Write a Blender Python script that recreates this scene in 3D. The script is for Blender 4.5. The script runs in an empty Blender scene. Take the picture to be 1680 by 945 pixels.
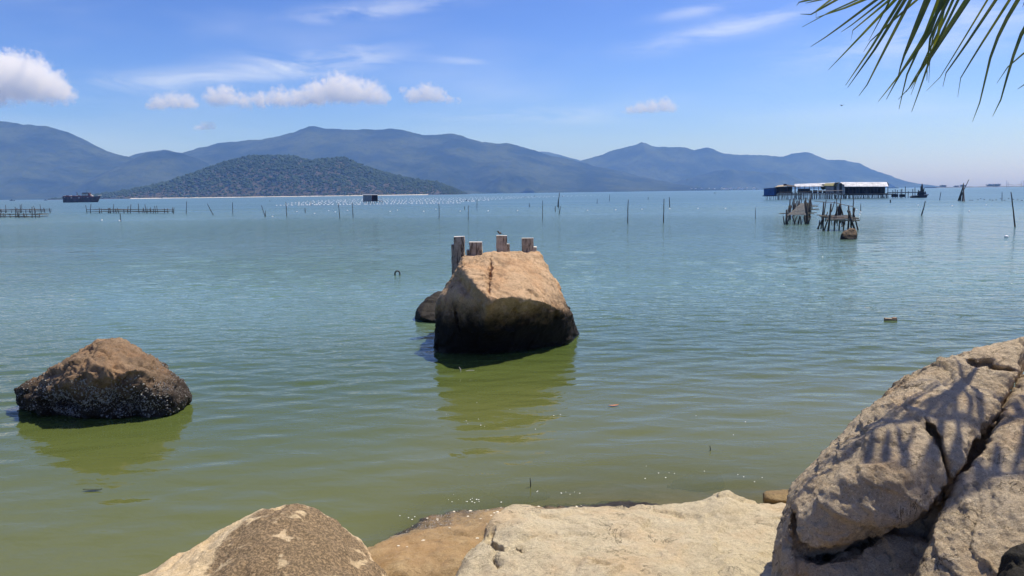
import bpy, bmesh, math, random
import numpy as np
from mathutils import Vector, Matrix

R = math.radians
scene = bpy.context.scene
COL = scene.collection

# ------------------------------------------------------------------ camera
F_PX, CX, CY = 1269.0, 840.0, 472.5            # focal length and centre in photo pixels
CAM = Vector((0.0, 0.0, 3.0))
PITCH, ROLL = 7.03, -0.76
cam_data = bpy.data.cameras.new('camera')
cam_data.sensor_width = 36.0
cam_data.lens = 36.0 * F_PX / 1680.0
cam_data.clip_start = 0.05
cam_data.clip_end = 60000.0
cam = bpy.data.objects.new('camera', cam_data)
COL.objects.link(cam)
ROT = Matrix.Rotation(R(90 - PITCH), 3, 'X') @ Matrix.Rotation(R(ROLL), 3, 'Z')
cam.matrix_world = Matrix.Translation(CAM) @ ROT.to_4x4()
scene.camera = cam

# ------------------------------------------------------------------ sky, sun, exposure
SUN_AZ, SUN_EL = 61.0, 63.0                     # azimuth from +Y towards +X
world = bpy.data.worlds.new('World')
scene.world = world
world.use_nodes = True
SUN_DIR = Vector((math.cos(R(SUN_EL)) * math.sin(R(SUN_AZ)), math.cos(R(SUN_EL)) * math.cos(R(SUN_AZ)), math.sin(R(SUN_EL))))
sun_data = bpy.data.lights.new('sun', 'SUN')
sun_data.energy = 5.0
sun_data.angle = R(0.53)
sun_data.color = (1.0, 0.93, 0.80)
sun = bpy.data.objects.new('sun', sun_data)
COL.objects.link(sun)
sun.rotation_euler = SUN_DIR.to_track_quat('Z', 'Y').to_euler()
sun.location = (0, 0, 40)
scene.view_settings.view_transform = 'Standard'
scene.view_settings.look = 'None'
scene.view_settings.exposure = 0.12
scene.view_settings.gamma = 1.0
scene.view_settings.use_curve_mapping = False
SKY_STRENGTH = 0.13
SKY_GAMMA = 1.6
SKY_TINT = (4.95, 4.65, 5.6)
HAZE_COLOR = (0.21, 0.43, 1.0)
HAZE_DENSITY = 1.3e-4

cy = scene.cycles
cy.use_denoising = True
cy.max_bounces = 14
cy.diffuse_bounces = 3
cy.glossy_bounces = 3
cy.transparent_max_bounces = 12
cy.volume_bounces = 12
cy.use_light_tree = True
cy.sample_clamp_indirect = 6.0


def ray(px, py):
    return ROT @ Vector(((px - CX) / F_PX, -(py - CY) / F_PX, -1.0))


def at(px, py, Y):
    d = ray(px, py)
    return CAM + d * ((Y - CAM.y) / d.y)


def wat(px, py, z=0.0):
    d = ray(px, py)
    return CAM + d * ((z - CAM.z) / d.z)


def azel(px, py):
    d = ray(px, py).normalized()
    return math.atan2(d.x, d.y), math.asin(d.z)


# ------------------------------------------------------------------ node helpers
class NT:
    def __init__(self, tree):
        self.t = tree
        self.n = tree.nodes
        self.l = tree.links

    def set(self, sock, v):
        if isinstance(v, bpy.types.NodeSocket):
            self.l.new(v, sock)
        elif v is not None:
            if sock.type == 'RGBA' and len(v) == 3:
                v = (*v, 1.0)
            sock.default_value = v

    def new(self, typ, props=None, **ins):
        nd = self.n.new(typ)
        for k, v in (props or {}).items():
            setattr(nd, k, v)
        for k, v in ins.items():
            self.set(nd.inputs[k.replace('_', ' ')], v)
        return nd

    def math(self, op, a, b=None, c=None, clamp=False):
        nd = self.n.new('ShaderNodeMath')
        nd.operation = op
        nd.use_clamp = clamp
        for i, v in enumerate((a, b, c)):
            if v is not None:
                self.set(nd.inputs[i], v)
        return nd.outputs[0]

    def vmath(self, op, a, b=None, out=0):
        nd = self.n.new('ShaderNodeVectorMath')
        nd.operation = op
        self.set(nd.inputs[0], a)
        if b is not None:
            self.set(nd.inputs[3 if op == 'SCALE' else 1], b)
        return nd.outputs[out]

    def mix(self, fac, a, b, blend='MIX'):
        nd = self.n.new('ShaderNodeMix')
        nd.data_type = 'RGBA'
        nd.blend_type = blend
        nd.clamp_factor = True
        self.set(nd.inputs[0], fac)
        self.set(nd.inputs[6], a)
        self.set(nd.inputs[7], b)
        return nd.outputs[2]

    def noise(self, vec, scale, detail=4.0, rough=0.55, dist=0.0, color=False):
        nd = self.n.new('ShaderNodeTexNoise')
        self.set(nd.inputs['Vector'], vec)
        nd.inputs['Scale'].default_value = scale
        nd.inputs['Detail'].default_value = detail
        nd.inputs['Roughness'].default_value = rough
        nd.inputs['Distortion'].default_value = dist
        return nd.outputs[1 if color else 0]

    def ss(self, v, lo, hi, to0=0.0, to1=1.0):
        nd = self.n.new('ShaderNodeMapRange')
        nd.interpolation_type = 'SMOOTHSTEP'
        self.set(nd.inputs[0], v)
        nd.inputs[1].default_value = lo
        nd.inputs[2].default_value = hi
        nd.inputs[3].default_value = to0
        nd.inputs[4].default_value = to1
        return nd.outputs[0]

    def bump(self, height, strength, distance, normal=None):
        nd = self.n.new('ShaderNodeBump')
        nd.inputs['Strength'].default_value = strength
        nd.inputs['Distance'].default_value = distance
        self.set(nd.inputs['Height'], height)
        if normal is not None:
            self.set(nd.inputs['Normal'], normal)
        return nd.outputs[0]


def new_mat(name):
    m = bpy.data.materials.new(name)
    m.use_nodes = True
    nt = NT(m.node_tree)
    b = m.node_tree.nodes['Principled BSDF']
    return m, nt, b


def plain(name, col, rough=0.8, var=0.25, scale=6.0, bump=0.3, metallic=0.0):
    """a weathered paint / wood / metal: colour broken by two noises"""
    m, t, b = new_mat(name)
    pos = t.new('ShaderNodeTexCoord').outputs['Object']
    n1 = t.noise(pos, scale, 6, 0.65)
    c = t.mix(t.ss(n1, 0.3, 0.7), [x * (1 - var) for x in col], [min(1, x * (1 + var)) for x in col])
    t.set(b.inputs['Base Color'], c)
    b.inputs['Roughness'].default_value = rough
    b.inputs['Metallic'].default_value = metallic
    if bump:
        t.set(b.inputs['Normal'], t.bump(t.noise(pos, scale * 4, 5), bump, 0.02))
    return m


# ------------------------------------------------------------------ world
w = NT(world.node_tree)
bg = world.node_tree.nodes['Background']
sky = w.new('ShaderNodeTexSky', {'sky_type': 'NISHITA', 'sun_disc': False, 'sun_elevation': R(SUN_EL), 'sun_rotation': R(SUN_AZ),
                                 'altitude': 0.0, 'air_density': 0.8, 'dust_density': 0.95, 'ozone_density': 6.0})
dirv = w.new('ShaderNodeTexCoord').outputs['Generated']
dn = w.vmath('NORMALIZE', dirv)
sep = w.new('ShaderNodeSeparateXYZ', Vector=dn)
az = w.math('ARCTAN2', sep.outputs[0], sep.outputs[1])
el = w.math('ARCSINE', sep.outputs[2])
azel_v = w.new('ShaderNodeCombineXYZ', X=az, Y=el).outputs[0]
CIRRUS = [  # photo pixel of the middle, half width, half height, slope, strength
    (610, 18, 130, 13, 0.12, 0.42), (520, 98, 120, 20, 0.10, 0.50), (290, 132, 170, 15, 0.12, 0.40), (1200, 46, 130, 15, 0.16, 0.42),
    (1570, 40, 190, 40, 0.15, 0.35), (750, 100, 50, 6, -0.05, 0.35), (900, 190, 170, 14, 0.0, 0.22), (1140, 18, 60, 9, 0.1, 0.3)]
acc = None
for px, py, hw, hh, sl, st in CIRRUS:
    a0, e0 = azel(px, py)
    da = w.math('SUBTRACT', az, a0)
    de = w.math('SUBTRACT', w.math('SUBTRACT', el, e0), w.math('MULTIPLY', da, sl))
    g = w.math('ADD', w.math('POWER', w.math('DIVIDE', da, hw / F_PX), 2.0), w.math('POWER', w.math('DIVIDE', de, hh / F_PX), 2.0))
    g = w.math('MULTIPLY', w.math('EXPONENT', w.math('MULTIPLY', g, -1.0)), st)
    acc = g if acc is None else w.math('ADD', acc, g)
mp = w.new('ShaderNodeMapping', Vector=azel_v)
mp.inputs['Rotation'].default_value = (0, 0, R(-8))
mp.inputs['Scale'].default_value = (1.0, 4.5, 1.0)
st1 = w.noise(mp.outputs[0], 9.0, 8.0, 0.62, 0.6)
st2 = w.noise(mp.outputs[0], 2.2, 4.0, 0.5, 0.3)
cir = w.math('MULTIPLY', acc, w.ss(st1, 0.30, 0.68))
haze_streak = w.math('MULTIPLY', w.ss(st2, 0.42, 0.75), 0.16)
cir = w.math('MAXIMUM', cir, w.math('MULTIPLY', haze_streak, w.ss(el, 0.0, 0.08)), clamp=True)
gam = w.new('ShaderNodeGamma', Color=w.mix(1.0, sky.outputs[0], (0.2, 0.2, 0.2), 'MULTIPLY'), Gamma=SKY_GAMMA)
tint = w.mix(1.0, gam.outputs[0], SKY_TINT, 'MULTIPLY')
skycol = w.mix(cir, tint, (7.6, 8.0, 8.6))
w.set(bg.inputs['Color'], skycol)
bg.inputs['Strength'].default_value = SKY_STRENGTH


# ------------------------------------------------------------------ mesh helpers
def np_mesh(name, V, Fq, smooth=True):
    """V (n,3), Fq (m,3|4) -> mesh"""
    me = bpy.data.meshes.new(name)
    V = np.asarray(V, np.float32)
    Fq = np.asarray(Fq, np.int32)
    k = Fq.shape[1]
    me.vertices.add(len(V))
    me.vertices.foreach_set('co', V.ravel())
    me.loops.add(Fq.size)
    me.loops.foreach_set('vertex_index', Fq.ravel())
    me.polygons.add(len(Fq))
    me.polygons.foreach_set('loop_start', np.arange(0, Fq.size, k, dtype=np.int32))
    me.polygons.foreach_set('loop_total', np.full(len(Fq), k, np.int32))
    me.polygons.foreach_set('use_smooth', np.full(len(Fq), smooth, bool))
    me.update()
    me.validate()
    return me


def tag(o, label=None, cat=None, group=None, kind=None):
    if label:
        o['label'] = label
    if cat:
        o['category'] = cat
    if group:
        o['group'] = group
    if kind:
        o['kind'] = kind
    return o


def link(name, me, mat, parent=None, loc=(0, 0, 0)):
    o = bpy.data.objects.new(name, me)
    COL.objects.link(o)
    o.location = loc
    if mat is not None:
        me.materials.append(mat)
    if parent is not None:
        o.parent = parent
    return o


def empty(name, loc, label, cat, group=None):
    o = bpy.data.objects.new(name, None)
    COL.objects.link(o)
    o.location = loc
    o.empty_display_size = 0.2
    return tag(o, label, cat, group)


def root_loc(o):
    v = Vector((0, 0, 0))
    while o is not None:
        v += Vector(o.location)
        o = o.parent
    return v


class MB:
    """collects tubes and boxes in world coordinates"""

    def __init__(self):
        self.v = []
        self.f = []

    def tube(self, pts, rad, sides=6, caps=True):
        pts = [Vector(p) for p in pts]
        n = len(pts)
        if not hasattr(rad, '__len__'):
            rad = [rad] * n
        base = len(self.v)
        for i, p in enumerate(pts):
            d = (pts[min(i + 1, n - 1)] - pts[max(i - 1, 0)]).normalized()
            a = d.cross(Vector((0.31, 0.87, 0.38)))
            if a.length < 1e-3:
                a = d.cross(Vector((1, 0, 0)))
            a.normalize()
            b = d.cross(a)
            for k in range(sides):
                t = 2 * math.pi * k / sides
                self.v.append(p + (a * math.cos(t) + b * math.sin(t)) * rad[i])
        for i in range(n - 1):
            for k in range(sides):
                k2 = (k + 1) % sides
                self.f.append((base + i * sides + k, base + i * sides + k2, base + (i + 1) * sides + k2, base + (i + 1) * sides + k))
        if caps:
            self.f.append(tuple(base + k for k in range(sides))[::-1])
            self.f.append(tuple(base + (n - 1) * sides + k for k in range(sides)))
        return self

    def box(self, c, s, rz=0.0, rx=0.0, ry=0.0):
        m = Matrix.Rotation(rz, 3, 'Z') @ Matrix.Rotation(ry, 3, 'Y') @ Matrix.Rotation(rx, 3, 'X')
        base = len(self.v)
        for z in (-.5, .5):
            for y in (-.5, .5):
                for x in (-.5, .5):
                    self.v.append(Vector(c) + m @ Vector((x * s[0], y * s[1], z * s[2])))
        for q in ((0, 2, 3, 1), (4, 5, 7, 6), (0, 1, 5, 4), (2, 6, 7, 3), (0, 4, 6, 2), (1, 3, 7, 5)):
            self.f.append(tuple(base + i for i in q))
        return self

    def poly(self, pts, faces):
        base = len(self.v)
        self.v += [Vector(p) for p in pts]
        self.f += [tuple(base + i for i in q) for q in faces]
        return self

    def prism(self, prof, axis, length):
        """extrude a closed 3-D profile along a vector"""
        n = len(prof)
        axis = Vector(axis) * length
        base = len(self.v)
        self.v += [Vector(p) for p in prof] + [Vector(p) + axis for p in prof]
        for i in range(n):
            j = (i + 1) % n
            self.f.append((base + i, base + j, base + n + j, base + n + i))
        self.f.append(tuple(base + i for i in range(n))[::-1])
        self.f.append(tuple(base + n + i for i in range(n)))
        return self

    def build(self, name, mat, parent=None, loc=None, smooth=False, fix=True):
        o0 = root_loc(parent) if parent is not None else Vector(loc or (0, 0, 0))
        me = bpy.data.meshes.new(name)
        me.from_pydata([tuple(v - o0) for v in self.v], [], self.f)
        if fix:
            bm = bmesh.new()
            bm.from_mesh(me)
            bmesh.ops.recalc_face_normals(bm, faces=bm.faces)
            bm.to_mesh(me)
            bm.free()
        if smooth:
            me.polygons.foreach_set('use_smooth', [True] * len(me.polygons))
        me.update()
        return link(name, me, mat, parent, (0, 0, 0) if parent is not None else o0)


# ------------------------------------------------------------------ numpy noise and surface nets
_rng = np.random.default_rng(11)
_TAB = _rng.random((64, 64, 64)).astype(np.float32) * 2 - 1


def vnoise(P):
    i = np.floor(P).astype(np.int32)
    f = (P - i).astype(np.float32)
    f = f * f * f * (f * (f * 6 - 15) + 10)
    i0 = i & 63
    i1 = (i + 1) & 63
    x0, y0, z0 = i0[..., 0], i0[..., 1], i0[..., 2]
    x1, y1, z1 = i1[..., 0], i1[..., 1], i1[..., 2]
    u, v, q = f[..., 0], f[..., 1], f[..., 2]
    a = _TAB[x0, y0, z0] * (1 - u) + _TAB[x1, y0, z0] * u
    b = _TAB[x0, y1, z0] * (1 - u) + _TAB[x1, y1, z0] * u
    c = _TAB[x0, y0, z1] * (1 - u) + _TAB[x1, y0, z1] * u
    d = _TAB[x0, y1, z1] * (1 - u) + _TAB[x1, y1, z1] * u
    return (a * (1 - v) + b * v) * (1 - q) + (c * (1 - v) + d * v) * q


_RM = np.array([[0.36, 0.48, -0.8], [-0.8, 0.6, 0.0], [0.48, 0.64, 0.6]], np.float32)


def fbm(P, octaves=5, gain=0.5, ridged=False):
    s = np.zeros(P.shape[:-1], np.float32)
    amp, tot = 1.0, 0.0
    Q = P.astype(np.float32)
    for k in range(octaves):
        n = vnoise(Q)
        if ridged:
            n = 1 - 2 * np.abs(n)
        s += amp * n
        tot += amp
        amp *= gain
        Q = (Q @ _RM.T) * 2.03 + 17.3
    return s / tot


def facets(P, freq, amp, seed=0.0):
    """chipped planes: each Voronoi cell tilts its own way, so the cells meet in sharp edges"""
    Q = (P * freq + seed).astype(np.float32)
    Q = Q + 0.28 * np.stack([vnoise(Q * 1.9 + 3), vnoise(Q * 1.9 + 23), vnoise(Q * 1.9 + 43)], -1)
    c = np.floor(Q).astype(np.int32)
    best = np.full(len(Q), 1e9, np.float32)
    out = np.zeros(len(Q), np.float32)
    for a in (-1, 0, 1):
        for b in (-1, 0, 1):
            for d in (-1, 0, 1):
                n = c + np.array([a, b, d], np.int32)
                i, j, k = n[:, 0] & 63, n[:, 1] & 63, n[:, 2] & 63
                r = np.stack([_TAB[i, j, k], _TAB[(i + 17) & 63, j, k], _TAB[i, (j + 29) & 63, k]], -1)
                dl = Q - (n + 0.5 + 0.45 * r)
                ds = (dl * dl).sum(1)
                m = ds < best
                best[m] = ds[m]
                t = np.stack([_TAB[i, j, (k + 11) & 63], _TAB[(i + 5) & 63, (j + 7) & 63, k], _TAB[i, (j + 13) & 63, (k + 3) & 63]], -1)
                v = (dl * t).sum(1) + 0.15 * r[:, 0]
                out[m] = v[m]
    return amp * out


def surface_nets(f, origin, h):
    s = f < 0
    c = sum(s[a:f.shape[0] - 1 + a, b:f.shape[1] - 1 + b, d:f.shape[2] - 1 + d].astype(np.int8) for a in (0, 1) for b in (0, 1) for d in (0, 1))
    act = (c > 0) & (c < 8)
    idx = np.full(act.shape, -1, np.int32)
    I = np.argwhere(act)
    idx[act] = np.arange(len(I))
    acc = np.zeros((len(I), 3), np.float32)
    cnt = np.zeros(len(I), np.float32)
    cor = [(a, b, d) for a in (0, 1) for b in (0, 1) for d in (0, 1)]
    fv = {q: f[I[:, 0] + q[0], I[:, 1] + q[1], I[:, 2] + q[2]] for q in cor}
    for a in cor:
        for ax in range(3):
            if a[ax] == 0:
                b = list(a)
                b[ax] = 1
                fa, fb = fv[a], fv[tuple(b)]
                m = (fa < 0) != (fb < 0)
                tt = fa[m] / (fa[m] - fb[m])
                p = np.tile(np.array(a, np.float32), (m.sum(), 1))
                p[:, ax] += tt
                acc[m] += p
                cnt[m] += 1
    V = np.asarray(origin, np.float32) + h * (I + acc / cnt[:, None])
    Q = []
    for ax in range(3):
        o1, o2 = (ax + 1) % 3, (ax + 2) % 3
        sl0 = [slice(1, -1)] * 3
        sl1 = [slice(1, -1)] * 3
        sl0[ax] = slice(0, -1)
        sl1[ax] = slice(1, None)
        s0, s1 = s[tuple(sl0)], s[tuple(sl1)]
        for flip in (False, True):
            E = np.argwhere((s0 != s1) & (s0 == (not flip)))
            if not len(E):
                continue
            off = np.zeros(3, int)
            off[o1] = off[o2] = 1
            E = E + off

            def cell(d1, d2):
                e = E.copy()
                e[:, o1] -= d1
                e[:, o2] -= d2
                return idx[e[:, 0], e[:, 1], e[:, 2]]
            q = np.stack([cell(1, 1), cell(0, 1), cell(0, 0), cell(1, 0)], 1)
            Q.append(q[:, ::-1] if flip else q)
    return V, np.concatenate(Q)


def hull_planes(pts):
    bm = bmesh.new()
    for p in pts:
        bm.verts.new(p)
    r = bmesh.ops.convex_hull(bm, input=bm.verts)
    bm.normal_update()
    c = sum((Vector(p) for p in pts), Vector()) / len(pts)
    out = []
    for f in bm.faces:
        n = f.normal.copy()
        p = f.verts[0].co
        if n.dot(p - c) < 0:
            n = -n
        if n.length > 0.5:
            out.append((*n, n.dot(p)))
    bm.free()
    return np.array(out, np.float32)


def convex(P, planes, k):
    """smoothed distance to a convex solid"""
    d = np.full(P.shape[0], -1e9, np.float32)
    for n in planes:
        np.maximum(d, P @ n[:3] - n[3], out=d)
    band = np.abs(d) < 4 * k + 0.3
    Pb = P[band]
    s = np.zeros(len(Pb), np.float32)
    m = d[band]
    for n in planes:
        s += np.exp(np.clip((Pb @ n[:3] - n[3] - m) / k, -30, 0))
    d[band] = m + k * np.log(s) - k * 0.8
    return d


def smin(a, b, k):
    h = np.clip(0.5 + 0.5 * (b - a) / k, 0, 1)
    return b * (1 - h) + a * h - k * h * (1 - h)


def seg_dist(P, pts, stretch_dir=None, stretch=1.0):
    best = np.full(len(P), 1e9, np.float32)
    par = np.zeros(len(P), np.float32)
    S = np.eye(3, dtype=np.float32)
    if stretch_dir is not None:
        n = np.array(Vector(stretch_dir).normalized(), np.float32)
        S = S - np.outer(n, n) * (1 - 1.0 / stretch)
    PP = P @ S.T
    A = np.array([tuple(p) for p in pts], np.float32) @ S.T
    for i in range(len(A) - 1):
        a, b = A[i], A[i + 1]
        ab = b - a
        t = np.clip(((PP - a) @ ab) / max(1e-9, ab @ ab), 0, 1)
        d = np.linalg.norm(PP - a - t[:, None] * ab, axis=1)
        m = d < best
        best[m] = d[m]
        par[m] = (i + t[m]) / (len(A) - 1)
    return best, par


def trace(sdf, pix):
    """where the view rays through these photo pixels meet the stone"""
    D = np.array([tuple(ray(q[0], q[1]).normalized()) for q in pix], np.float32)
    T = np.full(len(D), 1.5, np.float32)
    C0 = np.array(tuple(CAM), np.float32)
    for _ in range(90):
        v = sdf(C0 + D * T[:, None])
        T += np.where(v > 0.002, np.maximum(0.004, v * 0.85), 0)
    v = sdf(C0 + D * T[:, None])
    return [Vector(C0 + D[i] * T[i]) for i in range(len(D)) if v[i] < 0.02 and T[i] < 60]


def make_rock(name, lo, hi, h, sdf, disp, mat, label, cat='rock', cracks=(), group=None, inflate=0.0):
    lo = np.array(lo, np.float32)
    n = np.ceil((np.array(hi) - lo) / h).astype(int) + 1
    # coarse pass, then only the cells near the surface
    cs = 6
    nc = (n + cs - 1) // cs + 1
    Gc = np.stack(np.meshgrid(*[np.arange(k, dtype=np.float32) * h * cs + l for k, l in zip(nc, lo)], indexing='ij'), -1).reshape(-1, 3)
    dc = sdf(Gc).reshape(nc)
    ii = [np.clip(np.round(np.arange(k) / cs).astype(int), 0, q - 1) for k, q in zip(n, nc)]
    d = dc[np.ix_(*ii)].astype(np.float32).copy()
    crk = []
    for pix, width, depth in cracks:
        pts = trace(sdf, pix)
        if len(pts) > 1:
            crk.append((pts, width, depth))
    band = h * cs * 1.3 + (0.20 if crk else 0.02)
    m = np.abs(d) < band
    I = np.argwhere(m)
    P = I.astype(np.float32) * h + lo
    dd = sdf(P) - inflate
    for pts, width, depth in crk:
        view = sum((CAM - p for p in pts), Vector()) / len(pts)
        A = np.array([tuple(p) for p in pts])
        r = depth * 1.6 + 0.05
        nb = np.where(((P > A.min(0) - r) & (P < A.max(0) + r)).all(1))[0]
        Pn = P[nb]
        cd, par = seg_dist(Pn, pts, view, depth / width)
        near = cd < width * 2.2 + 0.05
        nb, Pn, par = nb[near], Pn[near], par[near]
        wob = np.clip(1.0 + 0.6 * vnoise(Pn * 7.0) + 0.3 * vnoise(Pn * 23.0), 0.45, 2)
        wv = np.stack([vnoise(Pn * 7 + 3), vnoise(Pn * 7 + 31), vnoise(Pn * 7 + 57)], 1) + 0.5 * np.stack([vnoise(Pn * 19 + 3), vnoise(Pn * 19 + 31), vnoise(Pn * 19 + 57)], 1)
        cd, par = seg_dist(Pn + 0.020 * wv, pts, view, depth / width)
        taper = np.clip(np.minimum(par, 1 - par) * 6, 0.25, 1)
        dd[nb] = np.maximum(dd[nb], (width * wob * taper - cd))
    d[m] = dd
    # close the box at the bottom and the sides
    big = h * 0.5
    for ax in range(3):
        for e in (0, -1):
            sl = [slice(None)] * 3
            sl[ax] = e
            d[tuple(sl)] = np.maximum(d[tuple(sl)], big)
    V, Q = surface_nets(d, lo, h)
    me = np_mesh(name, V, Q)
    nr = np.empty(len(me.vertices) * 3, np.float32)
    me.vertex_normals.foreach_get('vector', nr)
    nr = nr.reshape(-1, 3)
    dsp = disp(V)
    V = V - nr * (dsp - dsp.mean())[:, None]
    base = np.array([V[:, 0].mean(), V[:, 1].mean(), V[:, 2].min()], np.float32)
    me.vertices.foreach_set('co', (V - base).astype(np.float32).ravel())
    me.update()
    o = link(name, me, mat, None, tuple(float(x) for x in base))
    tag(o, label, cat, group)
    return o, V, Q


# ------------------------------------------------------------------ rock materials
def rock_mat(name, light, mid, dark, stain=0.35, tide_shade=None, tide_shade_col=(0.012, 0.011, 0.009), tide_shade_soft=0.18, patch=1.3,
             fine=1.0, bump=0.55, barn=None, cover=None, rough=0.92, veins=0.35, pamt=0.65):
    m, t, b = new_mat(name)
    pos = t.new('ShaderNodeNewGeometry').outputs['Position']
    n_big = t.noise(pos, patch, 7, 0.62, 0.35)
    n_mid = t.noise(pos, 7.0 * fine, 8, 0.68, 0.2)
    n_fin = t.noise(pos, 95.0 * fine, 3, 0.6)
    n_gr = t.noise(pos, 230.0 * fine, 2, 0.5)
    c = t.mix(t.ss(n_mid, 0.33, 0.66), mid, light)
    c = t.mix(t.ss(n_big, 0.36, 0.62, 0.0, pamt), c, [0.5 * (a + q) for a, q in zip(mid, dark)])
    # grain: pale feldspar and dark mica
    c = t.mix(t.ss(n_fin, 0.56, 0.68, 0.0, 0.55), c, [min(1, x * 1.45) for x in light])
    c = t.mix(t.ss(n_gr, 0.60, 0.70, 0.0, 0.75), c, [x * 0.45 for x in dark])
    # coarse speckle: lichen, pits and pale scars
    n_sp = t.noise(pos, 34.0 * fine, 5, 0.72)
    c = t.mix(t.ss(n_sp, 0.56, 0.66, 0.0, 0.50), c, [x * 0.8 for x in dark])
    c = t.mix(t.ss(n_sp, 0.44, 0.34, 0.0, 0.45), c, [min(1, x * 1.25) for x in light])
    # weather stains
    n_st = t.noise(pos, 2.6, 9, 0.72, 0.8)
    c = t.mix(t.ss(n_st, 0.53, 0.66, 0.0, stain), c, dark)
    n_hue = t.noise(pos, 1.7, 4, 0.6)
    c = t.mix(t.ss(n_hue, 0.45, 0.7, 0.0, 0.35), c, (light[0] * 1.02, light[1] * 0.78, light[2] * 0.58))
    # hairline fractures
    vn = t.math('ABSOLUTE', t.math('SUBTRACT', t.noise(pos, 2.3 * fine, 7, 0.62, 0.7), 0.5))
    vn = t.math('MULTIPLY', t.ss(vn, 0.0, 0.010, 1.0, 0.0), t.ss(t.noise(pos, 1.9, 3, 0.5), 0.48, 0.60))
    c = t.mix(t.math('MULTIPLY', vn, veins), c, [x * 0.35 for x in dark])
    rg = rough
    z = t.new('ShaderNodeSeparateXYZ', Vector=pos).outputs[2]
    hgt = t.math('ADD', t.math('MULTIPLY', n_mid, 1.0), t.math('MULTIPLY', n_fin, 0.22))
    hgt = t.math('SUBTRACT', hgt, t.math('MULTIPLY', vn, veins * 0.5))
    if cover:
        # a dark crust grown over part of the stone: (centre, radius, colour)
        (cx_, cy_, cz_), (rx_, ry_, rz_), ccol, camt = cover
        dv = t.vmath('DIVIDE', t.vmath('SUBTRACT', pos, (cx_, cy_, cz_)), (rx_, ry_, rz_))
        ln = t.vmath('LENGTH', dv, out=1)
        ln = t.math('ADD', ln, t.math('MULTIPLY', t.math('SUBTRACT', t.noise(pos, 3.2, 9, 0.7, 0.5), 0.5), 1.1))
        k = t.ss(ln, 0.94, 1.04, camt, 0.0)
        holes = t.ss(t.noise(pos, 5.0, 6, 0.65, 0.6), 0.56, 0.62, 1.0, 0.10)
        k = t.math('MULTIPLY', k, holes)
        grain = t.ss(t.noise(pos, 55.0, 6, 0.8), 0.42, 0.60)
        cc = t.mix(grain, [x * 0.40 for x in ccol], [x * 1.9 for x in ccol])
        c = t.mix(k, c, cc)
        hgt = t.math('ADD', hgt, t.math('MULTIPLY', t.math('MULTIPLY', k, grain), 0.35))
    if tide_shade is not None:  # dark tide stain; on the centre boulder it also paints the undercut's shade
        zz = t.math('ADD', z, t.math('MULTIPLY', t.math('SUBTRACT', t.noise(pos, 4.0, 6, 0.65), 0.5), tide_shade_soft * 2.2))
        k = t.ss(zz, tide_shade - tide_shade_soft, tide_shade + tide_shade_soft, 1.0, 0.0)
        c = t.mix(k, c, tide_shade_col)
        wet = t.ss(z, 0.02, 0.16, 1.0, 0.0)
        rg = t.math('SUBTRACT', rough, t.math('MULTIPLY', wet, 0.5))
    if barn:
        z0, z1, amt = barn
        vo = t.n.new('ShaderNodeTexVoronoi')
        vo.inputs['Scale'].default_value = 55.0
        t.set(vo.inputs['Vector'], pos)
        cell = t.ss(vo.outputs['Distance'], 0.18, 0.42, 1.0, 0.0)
        patchy = t.ss(t.noise(pos, 3.5, 6, 0.7), 0.42, 0.56)
        kz = t.math('MULTIPLY', t.ss(z, z0 - 0.05, z0 + 0.08), t.ss(z, z1 - 0.1, z1 + 0.12, 1.0, 0.0))
        k = t.math('MULTIPLY', t.math('MULTIPLY', cell, patchy), kz)
        k = t.math('MULTIPLY', k, amt)
        c = t.mix(k, c, (0.42, 0.40, 0.36))
        hgt = t.math('ADD', hgt, t.math('MULTIPLY', k, 0.5))
    t.set(b.inputs['Base Color'], c)
    t.set(b.inputs['Roughness'], rg)
    b.inputs['Specular IOR Level'].default_value = 0.3
    bn = t.bump(t.noise(pos, 26.0 * fine, 9, 0.76), bump, 0.045)
    t.set(b.inputs['Normal'], t.bump(hgt, bump, 0.03, bn))
    return m


M_CENTRE = rock_mat('granite_centre', (0.66, 0.46, 0.275), (0.50, 0.335, 0.19), (0.18, 0.115, 0.065), 0.55, bump=0.85, veins=0.6, pamt=0.38, tide_shade=0.84, tide_shade_soft=0.32, tide_shade_col=(0.012, 0.009, 0.006))  # tide stain at the foot, extended upward to paint the undercut's shade
M_LEFTROCK = rock_mat('granite_barnacled', (0.33, 0.23, 0.14), (0.21, 0.14, 0.082), (0.06, 0.042, 0.028), 0.75, tide_shade=0.46, tide_shade_soft=0.20, tide_shade_col=(0.030, 0.022, 0.016), barn=(0.06, 0.50, 0.6))
M_NEARLEFT = rock_mat('granite_crusted', (0.70, 0.56, 0.35), (0.60, 0.455, 0.26), (0.24, 0.165, 0.09), 0.25, pamt=0.35,
                      cover=((-1.38, 4.75, 0.60), (0.58, 0.9, 0.58), (0.21, 0.145, 0.078), 0.88))
M_FLAT = rock_mat('granite_pale', (0.76, 0.65, 0.44), (0.68, 0.565, 0.36), (0.32, 0.255, 0.165), 0.40, patch=2.2, bump=0.9, veins=0.6, pamt=0.22)
M_RIGHT = rock_mat('granite_right', (0.76, 0.62, 0.43), (0.62, 0.485, 0.315), (0.23, 0.165, 0.10), 0.35, patch=1.6, bump=1.0, veins=0.8, pamt=0.38)
M_LEDGE = rock_mat('ledge_algae', (0.42, 0.30, 0.15), (0.33, 0.22, 0.10), (0.17, 0.115, 0.05), 0.45, patch=2.0, barn=(-0.10, 0.10, 0.9), rough=0.7, tide_shade=0.045, tide_shade_soft=0.035, tide_shade_col=(0.05, 0.042, 0.018))
M_DARK = rock_mat('dark_wet_rock', (0.040, 0.035, 0.028), (0.024, 0.021, 0.017), (0.015, 0.013, 0.011), 0.4, rough=0.75)
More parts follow.
